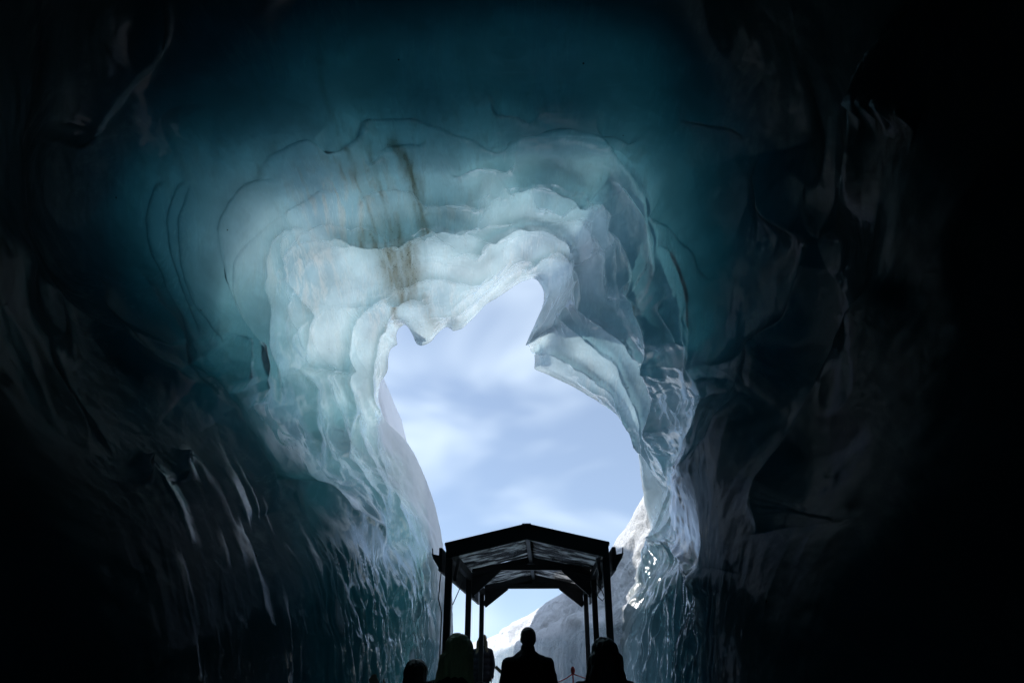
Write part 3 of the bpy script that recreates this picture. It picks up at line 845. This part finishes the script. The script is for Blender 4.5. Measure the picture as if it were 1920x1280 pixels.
def bm_obj(name, bm, mat, parent=None, smooth=False):
    me = bpy.data.meshes.new(name); bm.to_mesh(me); bm.free()
    if smooth:
        me.polygons.foreach_set('use_smooth', np.ones(len(me.polygons), bool))
    return link(name, me, mat, parent)

def tube(pts, r, seg=8):
    bm = bmesh.new(); rings = []
    pts = [Vector(p) for p in pts]
    n = len(pts)
    rr = r if isinstance(r, (list, tuple)) else [r] * n
    for i, p in enumerate(pts):
        d = (pts[min(i + 1, n - 1)] - pts[max(i - 1, 0)]).normalized()
        s = d.cross(Vector((0, 0, 1)) if abs(d.z) < .9 else Vector((1, 0, 0))).normalized(); u = s.cross(d)
        rings.append([bm.verts.new(p + (s * math.cos(k * 2 * math.pi / seg) + u * math.sin(k * 2 * math.pi / seg)) * rr[i]) for k in range(seg)])
    for a, b in zip(rings[:-1], rings[1:]):
        for k in range(seg):
            bm.faces.new((a[k], a[(k + 1) % seg], b[(k + 1) % seg], b[k]))
    bm.faces.new(rings[0][::-1]); bm.faces.new(rings[-1])
    return bm

M_STEEL = simple_mat('dark_painted_steel', (0.030, 0.034, 0.037), rough=0.45, vary=0.4, scale=6, bump=0.1)
def sheet_material():
    m, n, l, out = new_mat('smoked_roof_sheet')
    tc = n.new('ShaderNodeTexCoord'); mp = n.new('ShaderNodeMapping'); mp.inputs['Scale'].default_value = (1.3, 2.6, 1)
    l.new(tc.outputs['Object'], mp.inputs['Vector'])
    no = n.new('ShaderNodeTexNoise'); no.inputs['Scale'].default_value = 1.5; no.inputs['Detail'].default_value = 6; no.inputs['Roughness'].default_value = .6
    l.new(mp.outputs['Vector'], no.inputs['Vector'])
    mr = n.new('ShaderNodeMapRange'); mr.interpolation_type = 'SMOOTHSTEP'
    mr.inputs['From Min'].default_value = .46; mr.inputs['From Max'].default_value = .66
    l.new(no.outputs['Fac'], mr.inputs['Value'])
    c = n.new('ShaderNodeMix'); c.data_type = 'RGBA'        # patches of light on the underside, put into the transmitted colour by noise
    c.inputs['A'].default_value = (0.02, 0.021, 0.022, 1); c.inputs['B'].default_value = (0.75, 0.75, 0.74, 1)
    l.new(mr.outputs['Result'], c.inputs['Factor'])
    tr = n.new('ShaderNodeBsdfTranslucent'); l.new(c.outputs['Result'], tr.inputs['Color'])
    p = n.new('ShaderNodeBsdfPrincipled'); p.inputs['Base Color'].default_value = (.05, .052, .054, 1); p.inputs['Roughness'].default_value = .2
    bp = n.new('ShaderNodeBump'); bp.inputs['Strength'].default_value = .6; bp.inputs['Distance'].default_value = .03
    l.new(no.outputs['Fac'], bp.inputs['Height']); l.new(bp.outputs['Normal'], p.inputs['Normal'])
    mx = n.new('ShaderNodeMixShader'); mx.inputs[0].default_value = .5
    l.new(tr.outputs['BSDF'], mx.inputs[1]); l.new(p.outputs['BSDF'], mx.inputs[2])
    l.new(mx.outputs['Shader'], out.inputs['Surface'])
    return m
M_SHEET = sheet_material()
M_CABLE = simple_mat('black_cable', (0.015, 0.015, 0.016), rough=0.5, vary=0.2)
GALV = simple_mat('galvanised_bracket', (0.10, 0.11, 0.115), rough=0.4, metal=0.6, vary=0.3)

sh = empty('shelter', (0.233, 11.0, 0.0))
tag(sh, 'dark gabled shelter on six posts standing over the path at the cave mouth', 'shelter')
sh.rotation_euler = (R(-1.5), 0, R(-2.6))
HW = 1.215
FR = (0.0, 3.0, 6.0)
for fy in FR:
    for sx_ in (-1, 1):
        bm_obj('post', bar((sx_ * HW, fy, -0.15), (sx_ * HW, fy, 2.98), 0.105, 0.105, Vector((0, 1, 0))), M_STEEL, sh)
ZA, ZE = 3.30, 3.02
EW = HW + 0.02
def roof_z(x): return ZA - (ZA - ZE) * abs(x) / EW
# roof sheets, four to a slope, each gently corrugated and sagging
for sx_ in (-1, 1):
    for k in range(4):
        y0, y1 = -0.28 + k * 1.66, -0.28 + (k + 1) * 1.66 - 0.012
        nx, ny = 14, 34
        U, W = np.meshgrid(np.linspace(0, 1, nx), np.linspace(0, 1, ny))
        X = sx_ * (0.004 + U * (EW + 0.03)); Yq = y0 + W * (y1 - y0)
        Z = ZA - (ZA - ZE) * np.abs(X) / EW + 0.012 * np.sin(W * (y1 - y0) / 0.19 * 2 * math.pi) - 0.02 * np.sin(W * math.pi) * np.sin(U * math.pi) + 0.012 * vnoise(X * 4, Yq * 4, 0 * X + sx_, 400 + k) + 0.004 * (k % 2)
        P = np.stack([X, Yq, Z], -1)
        o = link('roof_sheet', grid_mesh('roof_sheet', P), M_SHEET, sh)
# snow-dusted ridge cap
bm_obj('ridge_cap', bar((0, -0.26, ZA + 0.022), (0, 6.4, ZA + 0.022), 0.14, 0.018), M_STEEL, sh)
bm = bmesh.new()
gp = [(-HW + 0.05, 3.05), (HW - 0.05, 3.05), (0, ZA - 0.05)]
A_ = [bm.verts.new((a_, 6.06, z_)) for a_, z_ in gp]; B_ = [bm.verts.new((a_, 6.085, z_)) for a_, z_ in gp]
bm.faces.new(A_[::-1]); bm.faces.new(B_)
for i in range(3):
    bm.faces.new((A_[i], A_[(i + 1) % 3], B_[(i + 1) % 3], B_[i]))
bm_obj('gable_panel', bm, M_STEEL, sh)
bm_obj('ridge_beam', bar((0, -0.2, ZA - 0.09), (0, 6.25, ZA - 0.09), 0.07, 0.10), GALV, sh)
for sx_ in (-1, 1):
    bm_obj('gable_fascia', bar((0, -0.27, ZA - 0.095), (sx_ * EW, -0.27, ZE - 0.095), 0.05, 0.235), M_STEEL, sh)
    bm_obj('eave_board', bar((sx_ * (HW + 0.105), -0.26, 2.80), (sx_ * (HW + 0.105), 6.3, 2.80), 0.05, 0.34), M_STEEL, sh)
    bm_obj('eave_beam', bar((sx_ * (HW - 0.02), -0.2, 2.90), (sx_ * (HW - 0.02), 6.2, 2.90), 0.09, 0.14), M_STEEL, sh)
    # flared gutter bracket outside the near post, with its hook
    bm = bmesh.new()
    prof = [(0.132, 2.88), (0.275, 2.91), (0.245, 2.83), (0.132, 2.66)]
    f_ = [bm.verts.new((sx_ * (HW + a_), -0.06, z_)) for a_, z_ in prof]
    g_ = [bm.verts.new((sx_ * (HW + a_), 0.06, z_)) for a_, z_ in prof]
    bm.faces.new(f_); bm.faces.new(g_[::-1])
    for i in range(4):
        j = (i + 1) % 4
        bm.faces.new((f_[i], g_[i], g_[j], f_[j]))
    bmesh.ops.recalc_face_normals(bm, faces=bm.faces)
    br = bm_obj('gutter_bracket', bm, M_STEEL, sh)
    bm_obj('hook', bar((sx_ * (HW + 0.262), 0, 2.90), (sx_ * (HW + 0.275), 0, 3.0), 0.016, 0.03, Vector((0, 1, 0)), .003), M_STEEL, br)
    bm_obj('hook', bar((sx_ * (HW + 0.15), 0, 2.88), (sx_ * (HW + 0.14), 0, 3.0), 0.04, 0.03, Vector((0, 1, 0)), .003), M_STEEL, br)
    bm_obj('gutter', bar((sx_ * (HW + 0.2), 0.1, 2.89), (sx_ * (HW + 0.2), 6.2, 2.89), 0.12, 0.04), M_STEEL, sh)
for fy, dz in ((3.0, 0.06), (6.0, 0.0)):
    bm_obj('tie_beam', bar((-HW + 0.08, fy, 3.02 + dz - 0.005), (HW - 0.08, fy, 3.02 + dz - 0.005), 0.09, 0.11), M_STEEL, sh)
    bm_obj('king_post', bar((0, fy, 3.08 + dz), (0, fy, ZA - 0.04), 0.07, 0.07, Vector((0, 1, 0))), GALV, sh)
    for sx_ in (-1, 1):
        bm_obj('rafter', bar((sx_ * 0.01, fy, ZA - 0.09), (sx_ * (HW - 0.06), fy, roof_z(HW) - 0.06), 0.08, 0.12), M_STEEL, sh)
        bm_obj('knee_brace', bar((sx_ * (HW - 0.05), fy + 0.012, 2.60), (sx_ * (HW - 0.58), fy + 0.012, 3.0 + dz), 0.06, 0.14, Vector((0, 0, 1))), M_STEEL, sh)
        # gusset filling the corner above the brace
        bm = bmesh.new()
        q = [(HW - 0.06, 2.62), (HW - 0.06, 3.0 + dz), (HW - 0.52, 3.0 + dz)]
        A_ = [bm.verts.new((sx_ * a_, fy - 0.01, z_)) for a_, z_ in q]; B_ = [bm.verts.new((sx_ * a_, fy + 0.01, z_)) for a_, z_ in q]
        bm.faces.new(A_); bm.faces.new(B_[::-1])
        for i in range(3):
            j = (i + 1) % 3
            bm.faces.new((A_[i], B_[i], B_[j], A_[j]))
        bmesh.ops.recalc_face_normals(bm, faces=bm.faces)
        bm_obj('gusset', bm, M_STEEL, sh)
for sx_ in (-1, 1):   # braces along the eaves
    for fy in (0.0, 3.0):
        bm_obj('eave_brace', bar((sx_ * (HW - 0.09), fy + 0.04, 2.55), (sx_ * (HW - 0.09), fy + 0.52, 2.88), 0.05, 0.08), GALV, sh)
bm_obj('cable', tube([(-HW - 0.11, -0.02, 2.72), (-HW - 0.13, -0.02, 2.5), (-HW - 0.14, -0.02, 2.25), (-HW - 0.08, -0.05, 2.05), (-HW - 0.075, -0.09, 1.8), (-HW - 0.078, -0.09, 0.6)], 0.009, 6), M_CABLE, sh)
bm_obj('cable', tube([(-HW + 0.07, 0.06, 2.18), (-HW + 0.08, 1.2, 2.62)], 0.008, 6), M_CABLE, sh)
bm_obj('cable', tube([(HW + 0.0, 2.2, 2.68), (HW + 0.09, 2.2, 2.56), (HW + 0.13, 2.2, 2.45), (HW + 0.09, 2.2, 2.39), (HW + 0.02, 2.25, 2.46), (HW - 0.02, 2.3, 2.58)], 0.009, 6), M_CABLE, sh)

# ------------------------------------------------------------------ people
def capsule(bm, a, b, ra, rb, seg=14, sq=1.0):
    """tapered limb from a to b with round ends"""
    a, b = Vector(a), Vector(b)
    d = (b - a); L = max(d.length, 1e-5); d = d / L
    s = d.cross(Vector((0, 1, 0)) if abs(d.y) < .9 else Vector((1, 0, 0))).normalized(); u = s.cross(d)
    prof = [(-ra * math.cos(t), ra * math.sin(t)) for t in (R(12), R(45), R(75))] + [(L + rb * math.cos(t), rb * math.sin(t)) for t in (R(75), R(45), R(12))]
    rings = []
    for h, r in prof:
        rings.append([bm.verts.new(a + d * h + (s * math.cos(k * 2 * math.pi / seg) + u * math.sin(k * 2 * math.pi / seg) * sq) * r) for k in range(seg)])
    for p, q in zip(rings[:-1], rings[1:]):
        for k in range(seg):
            bm.faces.new((p[k], p[(k + 1) % seg], q[(k + 1) % seg], q[k]))
    bm.faces.new(rings[0][::-1]); bm.faces.new(rings[-1])

def blob(bm, c, r, rot=None):
    M = Matrix.Translation(c) @ (rot.to_4x4() if rot else Matrix.Identity(4)) @ Matrix.Diagonal((*r, 1))
    bmesh.ops.create_icosphere(bm, subdivisions=3, radius=1, matrix=M)

def fuse(name, bm, voxel, mat, parent=None, smooth=6, noise=0.0, seed=0, fold=0.0):
    """melt the pieces of bm into one continuous skin"""
    bmesh.ops.recalc_face_normals(bm, faces=bm.faces)
    me = bpy.data.meshes.new(name); bm.to_mesh(me); bm.free()
    o = bpy.data.objects.new(name, me); C.objects.link(o)
    m = o.modifiers.new('r', 'REMESH'); m.mode = 'VOXEL'; m.voxel_size = voxel
    m2 = o.modifiers.new('s', 'SMOOTH'); m2.iterations = smooth; m2.factor = 0.5
    dg = bpy.context.evaluated_depsgraph_get()
    new = bpy.data.meshes.new_from_object(o.evaluated_get(dg))
    bpy.data.objects.remove(o); bpy.data.meshes.remove(me)
    new.name = name
    n = len(new.vertices)
    co = np.empty(n * 3, np.float32); new.vertices.foreach_get('co', co); co = co.reshape(-1, 3).astype(float)
    if noise or fold:
        nn = np.empty(n * 3, np.float32); new.vertices.foreach_get('normal', nn); nn = nn.reshape(-1, 3)
        q = noise * fbm(co[:, 0] * 9, co[:, 1] * 9, co[:, 2] * 7, 500 + seed, 3)
        if fold: q = q + fold * np.abs(vnoise(co[:, 0] * 40, co[:, 1] * 40, co[:, 2] * 3.0, 540 + seed))
        co = co + nn * q[:, None]
        new.vertices.foreach_set('co', co.astype(np.float32).ravel())
    new.polygons.foreach_set('use_smooth', np.ones(len(new.polygons), bool))
    new.update()
    new.materials.clear()
    return link(name, new, mat, parent)

def cloth(name, col): return simple_mat(name, col, rough=0.85, vary=0.35, scale=25, bump=0.3, spec=0.2)
def hair_mat(name, col): return simple_mat(name, col, rough=0.5, vary=0.5, scale=30, bump=0.5, stretch=(4, 4, .5))
SKIN = simple_mat('skin', (0.50, 0.32, 0.24), rough=0.55, vary=0.12, scale=12, bump=0.05)
M_SHOE = simple_mat('boot_leather', (0.03, 0.027, 0.025), rough=0.6)

def hand_pieces(bm, wrist, d, palm_n, side, k, curl=0.5):
    """palm, four unequal bent fingers and a thumb; d runs from wrist to fingertips"""
    w_, d, pn = Vector(wrist), Vector(d).normalized(), Vector(palm_n).normalized()
    s = d.cross(pn).normalized() * side
    for i in range(4):
        off = s * (0.03 - 0.02 * i) * k
        capsule(bm, w_ + off * .55, w_ + off + d * 0.088 * k, 0.012 * k, 0.0115 * k, 8)
        L = (0.036, 0.042, 0.039, 0.030)[i] * k
        p0 = w_ + off + d * 0.088 * k
        p1 = p0 + (d * math.cos(curl * .6) + pn * math.sin(curl * .6)) * L
        p2 = p1 + (d * math.cos(curl * 1.5) + pn * math.sin(curl * 1.5)) * L * .75
        p3 = p2 + (d * math.cos(curl * 2.2) + pn * math.sin(curl * 2.2)) * L * .55
        capsule(bm, p0, p1, 0.0092 * k, 0.0086 * k, 8); capsule(bm, p1, p2, 0.0086 * k, 0.008 * k, 8); capsule(bm, p2, p3, 0.008 * k, 0.007 * k, 8)
    t0 = w_ + s * 0.022 * k + d * 0.018 * k
    t1 = t0 + (s * .75 + d * .6 + pn * .25).normalized() * 0.045 * k
    t2 = t1 + (s * .25 + d * .9 + pn * .35).normalized() * 0.033 * k
    capsule(bm, t0, t1, 0.012 * k, 0.0105 * k, 8); capsule(bm, t1, t2, 0.0105 * k, 0.0085 * k, 8)

def person(label, loc, H, face, jacket, trousers, hair_fn, hair_m, width=1.0, arms=None, collar=0.0, hood=False, group=None):
    """face = heading of the gaze about z (0 looks along +y). arms: {side: (elbow, wrist, hand direction, palm normal)} in body metres"""
    k = H / 1.75
    arms = arms or {}
    P = lambda x, y, z: Vector((x * k, y * k, z * k))
    bm = bmesh.new()
    # head with face, looking along +y
    blob(bm, P(0, 0.0, 1.655), (0.080 * k, 0.098 * k, 0.098 * k)); blob(bm, P(0, 0.026, 1.60), (0.062 * k, 0.07 * k, 0.075 * k))
    capsule(bm, P(0, 0.088, 1.655), P(0, 0.108, 1.618), 0.010 * k, 0.016 * k, 8)               # nose
    capsule(bm, P(-0.045, 0.083, 1.672), P(0.045, 0.083, 1.672), 0.010 * k, 0.010 * k, 8)       # brow
    for sx in (-1, 1):
        blob(bm, P(sx * 0.034, 0.078, 1.650), (0.014 * k, 0.012 * k, 0.010 * k))
        blob(bm, P(sx * 0.080, -0.008, 1.640), (0.009 * k, 0.020 * k, 0.032 * k))
    capsule(bm, P(-0.020, 0.092, 1.582), P(0.020, 0.092, 1.582), 0.009 * k, 0.009 * k, 8)       # mouth
    blob(bm, P(0, 0.078, 1.548), (0.026 * k, 0.022 * k, 0.02 * k))                              # chin
    capsule(bm, P(0, -0.012, 1.58), P(0, -0.02, 1.42), 0.056 * k, 0.062 * k)
    # trunk
    capsule(bm, P(-0.13, -0.01, 1.40), P(0.13, -0.01, 1.40), 0.072 * k, 0.072 * k)
    for z, wx, wy in ((1.33, .155, .105), (1.22, .150, .110), (1.10, .135, .100), (0.98, .150, .110), (0.90, .155, .115)):
        blob(bm, P(0, 0, z), (wx * k * width, wy * k, 0.12 * k))
    jb = bmesh.new()
    for sx in (-1, 1):
        hip, knee, ank = P(sx * 0.09, 0, 0.90), P(sx * 0.10, 0.02, 0.49), P(sx * 0.105, -0.02, 0.085)
        capsule(bm, hip, knee, 0.082 * k, 0.056 * k); capsule(bm, knee, ank, 0.055 * k, 0.040 * k)
        capsule(bm, P(sx * 0.105, -0.04, 0.045), P(sx * 0.12, 0.14, 0.035), 0.038 * k, 0.032 * k)
        shd = P(sx * 0.185 * width, -0.01, 1.395)
        el, wr, hd, pn = arms.get(sx, (P(sx * 0.235 * width, -0.035, 1.11), P(sx * 0.235 * width, 0.05, 0.86), Vector((sx * -.05, .25, -1)), Vector((-sx, .2, 0))))
        el, wr = Vector(el), Vector(wr)
        capsule(bm, shd, el, 0.050 * k, 0.040 * k); capsule(bm, el, wr, 0.040 * k, 0.027 * k)
        hand_pieces(bm, wr, hd, pn, 1, k)
        capsule(jb, shd, el, 0.078 * k, 0.066 * k); capsule(jb, el, wr + (el - wr).normalized() * 0.02, 0.066 * k, 0.047 * k)
    body = fuse('person', bm, 0.0085 * k, SKIN, smooth=3)
    body.location = loc
    body.rotation_euler = (0, 0, face)
    tag(body, label, 'person', group)
    # jacket with collar
    capsule(jb, P(-0.135 * width, -0.015, 1.385), P(0.135 * width, -0.015, 1.385), 0.098 * k, 0.098 * k)
    capsule(jb, P(0, -0.02, 1.40), P(0, -0.015, 1.475 + collar), 0.105 * k, 0.080 * k)
    for sx in (-1, 1):
        capsule(jb, P(sx * 0.02, -0.02, 1.455 + collar * .5), P(sx * 0.19 * width, -0.015, 1.375), 0.075 * k, 0.07 * k)
    for z, wx, wy in ((1.33, .205, .150), (1.20, .205, .152), (1.06, .200, .148), (0.93, .205, .150), (0.84, .205, .150)):
        blob(jb, P(0, 0, z), (wx * k * width, wy * k, 0.13 * k))
    if hood:
        blob(jb, P(0, -0.10, 1.44), (0.13 * k, 0.075 * k, 0.085 * k)); blob(jb, P(0, -0.07, 1.50), (0.115 * k, 0.06 * k, 0.05 * k))
    fuse('jacket', jb, 0.015, jacket, body, smooth=4, noise=0.010, seed=int(H * 1000) % 50)
    tb = bmesh.new()
    blob(tb, P(0, 0, 0.90), (0.172 * k, 0.13 * k, 0.12 * k))
    for sx in (-1, 1):
        capsule(tb, P(sx * 0.09, 0, 0.88), P(sx * 0.10, 0.02, 0.49), 0.098 * k, 0.075 * k); capsule(tb, P(sx * 0.10, 0.02, 0.49), P(sx * 0.105, -0.02, 0.12), 0.075 * k, 0.066 * k)
    fuse('trousers', tb, 0.016, trousers, body, smooth=3, noise=0.008, seed=3)
    for sx in (-1, 1):
        sb_ = bmesh.new()
        capsule(sb_, P(sx * 0.105, -0.055, 0.055), P(sx * 0.122, 0.155, 0.045), 0.052 * k, 0.043 * k); capsule(sb_, P(sx * 0.105, -0.03, 0.06), P(sx * 0.105, -0.02, 0.17), 0.055 * k, 0.058 * k)
        fuse('boot', sb_, 0.012, M_SHOE, body, smooth=3)
    hb_ = bmesh.new()
    hair_fn(hb_, P, k)
    fuse('hair', hb_, 0.009, hair_m, body, smooth=3, noise=0.006, fold=0.010, seed=9)
    return body

def short_hair(bm, P, k):
    blob(bm, P(0, -0.018, 1.672), (0.083 * k, 0.094 * k, 0.092 * k)); blob(bm, P(0, -0.05, 1.63), (0.072 * k, 0.055 * k, 0.07 * k))
def round_hair(bm, P, k):
    blob(bm, P(0, -0.015, 1.675), (0.090 * k, 0.102 * k, 0.092 * k)); blob(bm, P(0, -0.045, 1.62), (0.088 * k, 0.07 * k, 0.08 * k))
def long_hair(bm, P, k):
    blob(bm, P(0, -0.015, 1.668), (0.100 * k, 0.108 * k, 0.098 * k)); blob(bm, P(0, -0.05, 1.60), (0.116 * k, 0.085 * k, 0.12 * k))
    blob(bm, P(0, -0.085, 1.48), (0.140 * k, 0.07 * k, 0.15 * k)); blob(bm, P(0, -0.115, 1.34), (0.150 * k, 0.055 * k, 0.16 * k))
    for sx in (-1, 1):
        capsule(bm, P(sx * 0.092, -0.01, 1.62), P(sx * 0.135, 0.0, 1.36), 0.038 * k, 0.035 * k)
def wavy_hair(bm, P, k):
    blob(bm, P(0, -0.012, 1.668), (0.098 * k, 0.110 * k, 0.10 * k)); blob(bm, P(0, -0.06, 1.585), (0.115 * k, 0.09 * k, 0.11 * k))
    for i in range(7):
        a = -1.2 + i * 0.4
        x0, y0 = math.sin(a) * 0.09, -0.02 - math.cos(a) * 0.085
        capsule(bm, P(x0, y0, 1.62), P(x0 * 1.5 + 0.012 * math.sin(i * 3), y0 * 1.35, 1.42), 0.034 * k, 0.028 * k)
def parted_hair(bm, P, k):
    blob(bm, P(0, -0.022, 1.675), (0.092 * k, 0.098 * k, 0.092 * k)); blob(bm, P(0, -0.05, 1.58), (0.105 * k, 0.07 * k, 0.12 * k))
    for sx in (-1, 1):
        capsule(bm, P(sx * 0.045, 0.06, 1.725), P(sx * 0.092, 0.035, 1.60), 0.026 * k, 0.034 * k); capsule(bm, P(sx * 0.092, 0.035, 1.60), P(sx * 0.115, 0.075, 1.36), 0.036 * k, 0.034 * k)

def stand(px, py_top, Y):
    t = at(px, py_top, Y)
    return (t[0], Y, 0.0), t[2]

M_BLACK = cloth('black_wool', (0.012, 0.012, 0.014)); M_NAVY = cloth('dark_parka', (0.016, 0.018, 0.024)); M_GREY = cloth('charcoal_denim', (0.022, 0.026, 0.034))
loc, H = stand(990, 1178, 8.3)
person('broad person in dark coat seen from behind in the middle under the shelter', loc, H / 1.0, R(4), M_BLACK, M_GREY, short_hair, hair_mat('cropped_dark_hair', (0.018, 0.015, 0.013)), width=1.12, collar=0.07, hood=True)
loc, H = stand(1132, 1199, 5.3)
person('person with long straight dark hair seen from behind on the path', loc, H, R(3), M_BLACK, M_GREY, long_hair, hair_mat('long_dark_hair', (0.010, 0.009, 0.009)))
loc, H = stand(861, 1193, 5.0)
kk = H / 1.75
person('person with wavy lit blond hair and dark hooded parka holding a pale phone', loc, H, R(-14), M_NAVY, M_GREY, wavy_hair, hair_mat('blond_hair', (0.50, 0.45, 0.20)), width=1.1, hood=True,
       arms={-1: ((-0.27, 0.02, 1.12), (-0.20, 0.20, 1.235), Vector((.12, .45, .9)), Vector((.9, .3, 0)))})
PHONE_AT = Vector(loc)
loc2, H2 = stand(780, 1239, 5.1)
person('shorter person with cropped dark hair stretching one arm out beside the blond one', loc2, H2, R(6), M_BLACK, M_GREY, round_hair, hair_mat('dark_hair', (0.014, 0.012, 0.011)), width=0.9,
       arms={-1: ((-0.27, 0.06, 1.20), (-0.235, 0.10, 1.335), Vector((-.5, .2, .75)), Vector((.4, -.7, 0)))})
loc3, H3 = stand(905, 1190, 17.9)
person('person with long light hair facing the cave behind the farthest shelter post', loc3, H3, R(172), cloth('dark_open_jacket', (0.03, 0.035, 0.045)), cloth('blue_jeans', (0.05, 0.07, 0.11)), parted_hair, hair_mat('light_brown_hair', (0.26, 0.19, 0.11)))

# phone in the blond person's hand
def phone_material():
    m, n, l, out = new_mat('phone_screen')
    p = n.new('ShaderNodeBsdfPrincipled')
    p.inputs['Base Color'].default_value = (0.05, 0.06, 0.07, 1); p.inputs['Roughness'].default_value = 0.12
    tc = n.new('ShaderNodeTexCoord'); no = n.new('ShaderNodeTexNoise'); no.inputs['Scale'].default_value = 14
    l.new(tc.outputs['Object'], no.inputs['Vector'])
    cr = n.new('ShaderNodeMix'); cr.data_type = 'RGBA'
    cr.inputs['A'].default_value = (0.10, 0.20, 0.30, 1); cr.inputs['B'].default_value = (0.35, 0.5, 0.62, 1)
    l.new(no.outputs['Fac'], cr.inputs['Factor']); l.new(cr.outputs['Result'], p.inputs['Emission Color'])
    p.inputs['Emission Strength'].default_value = 0.5
    l.new(p.outputs['BSDF'], out.inputs['Surface'])
    return m
pc = Vector(at(835, 1277, 5.22))
phone = empty('phone', pc)
phone.rotation_euler = (R(-8), R(4), R(-6))
tag(phone, 'small phone with pale blue screen held up beside the near shelter post', 'phone')
bm = bmesh.new(); add_box(bm, (0, 0, 0), (0.072, 0.009, 0.148)); bevel(bm, 0.004)
bm_obj('case', bm, M_CABLE, phone)
bm = bmesh.new(); add_box(bm, (0, -0.0052, 0.002), (0.064, 0.001, 0.136))
bm_obj('screen', bm, phone_material(), phone)

# ------------------------------------------------------------------ rope barrier and pole
M_RED = simple_mat('red_plastic', (0.42, 0.035, 0.03), rough=0.45, vary=0.25)
M_WOOD = simple_mat('weathered_wood', (0.70, 0.52, 0.32), rough=0.7, vary=0.4, scale=10, stretch=(1, 1, 8))
tops = []
for i, (px_, py_, Y_, lab) in enumerate([(1074, 1256, 15.2, 'red capped barrier post between the dark coat and the long dark hair'), (1004, 1262, 14.0, 'red capped barrier post hidden behind the dark coat'), (1150, 1252, 16.5, 'red capped barrier post beside the near shelter post')]):
    if i == 1: tops.append(Vector(at(px_, py_, Y_))); continue
    t = Vector(at(px_, py_, Y_)); tops.append(t)
    e = empty('barrier_post', (t.x, t.y, 0)); tag(e, lab, 'barrier post', 'rope barrier posts')
    bm_obj('pole', tube([(0, 0, 0), (0, 0, t.z - 0.02)], 0.016, 10), M_RED, e, True)
    bm = bmesh.new(); bmesh.ops.create_uvsphere(bm, u_segments=14, v_segments=10, radius=1, matrix=Matrix.Translation((0, 0, t.z)) @ Matrix.Diagonal((.045, .045, .075, 1)))
    bm_obj('cap', bm, M_RED, e, True)
    bm_obj('foot_plate', tube([(0, 0, -0.01), (0, 0, 0.03)], 0.14, 16), M_CABLE, e)
for (a_, b_, lab) in ((tops[1], tops[0], 'red rope running from the barrier post behind the dark coat'), (tops[0], tops[2], 'red rope running from the barrier post behind the long dark hair')):
    pts = [a_.lerp(b_, f) - Vector((0, 0, 0.06 + 0.12 * math.sin(f * math.pi))) for f in np.linspace(0, 1, 13)]
    o = bm_obj('rope', tube(pts, 0.011, 8), M_RED, None, True)
    tag(o, lab, 'rope')
p0 = Vector(at(929, 1249, 12.5)); p1 = Vector(at(950, 1269, 12.5)); dr = (p1 - p0); p2 = p0 + dr * (p0.z / -dr.z)
o = bm_obj('wooden_pole', tube([p0, p0.lerp(p2, .5), p2 + Vector((0, 0, 0.0))], [0.028, 0.031, 0.033], 10), M_WOOD, None, True)
tag(o, 'pale wooden pole slanting down to the path beside the dark coat', 'pole')
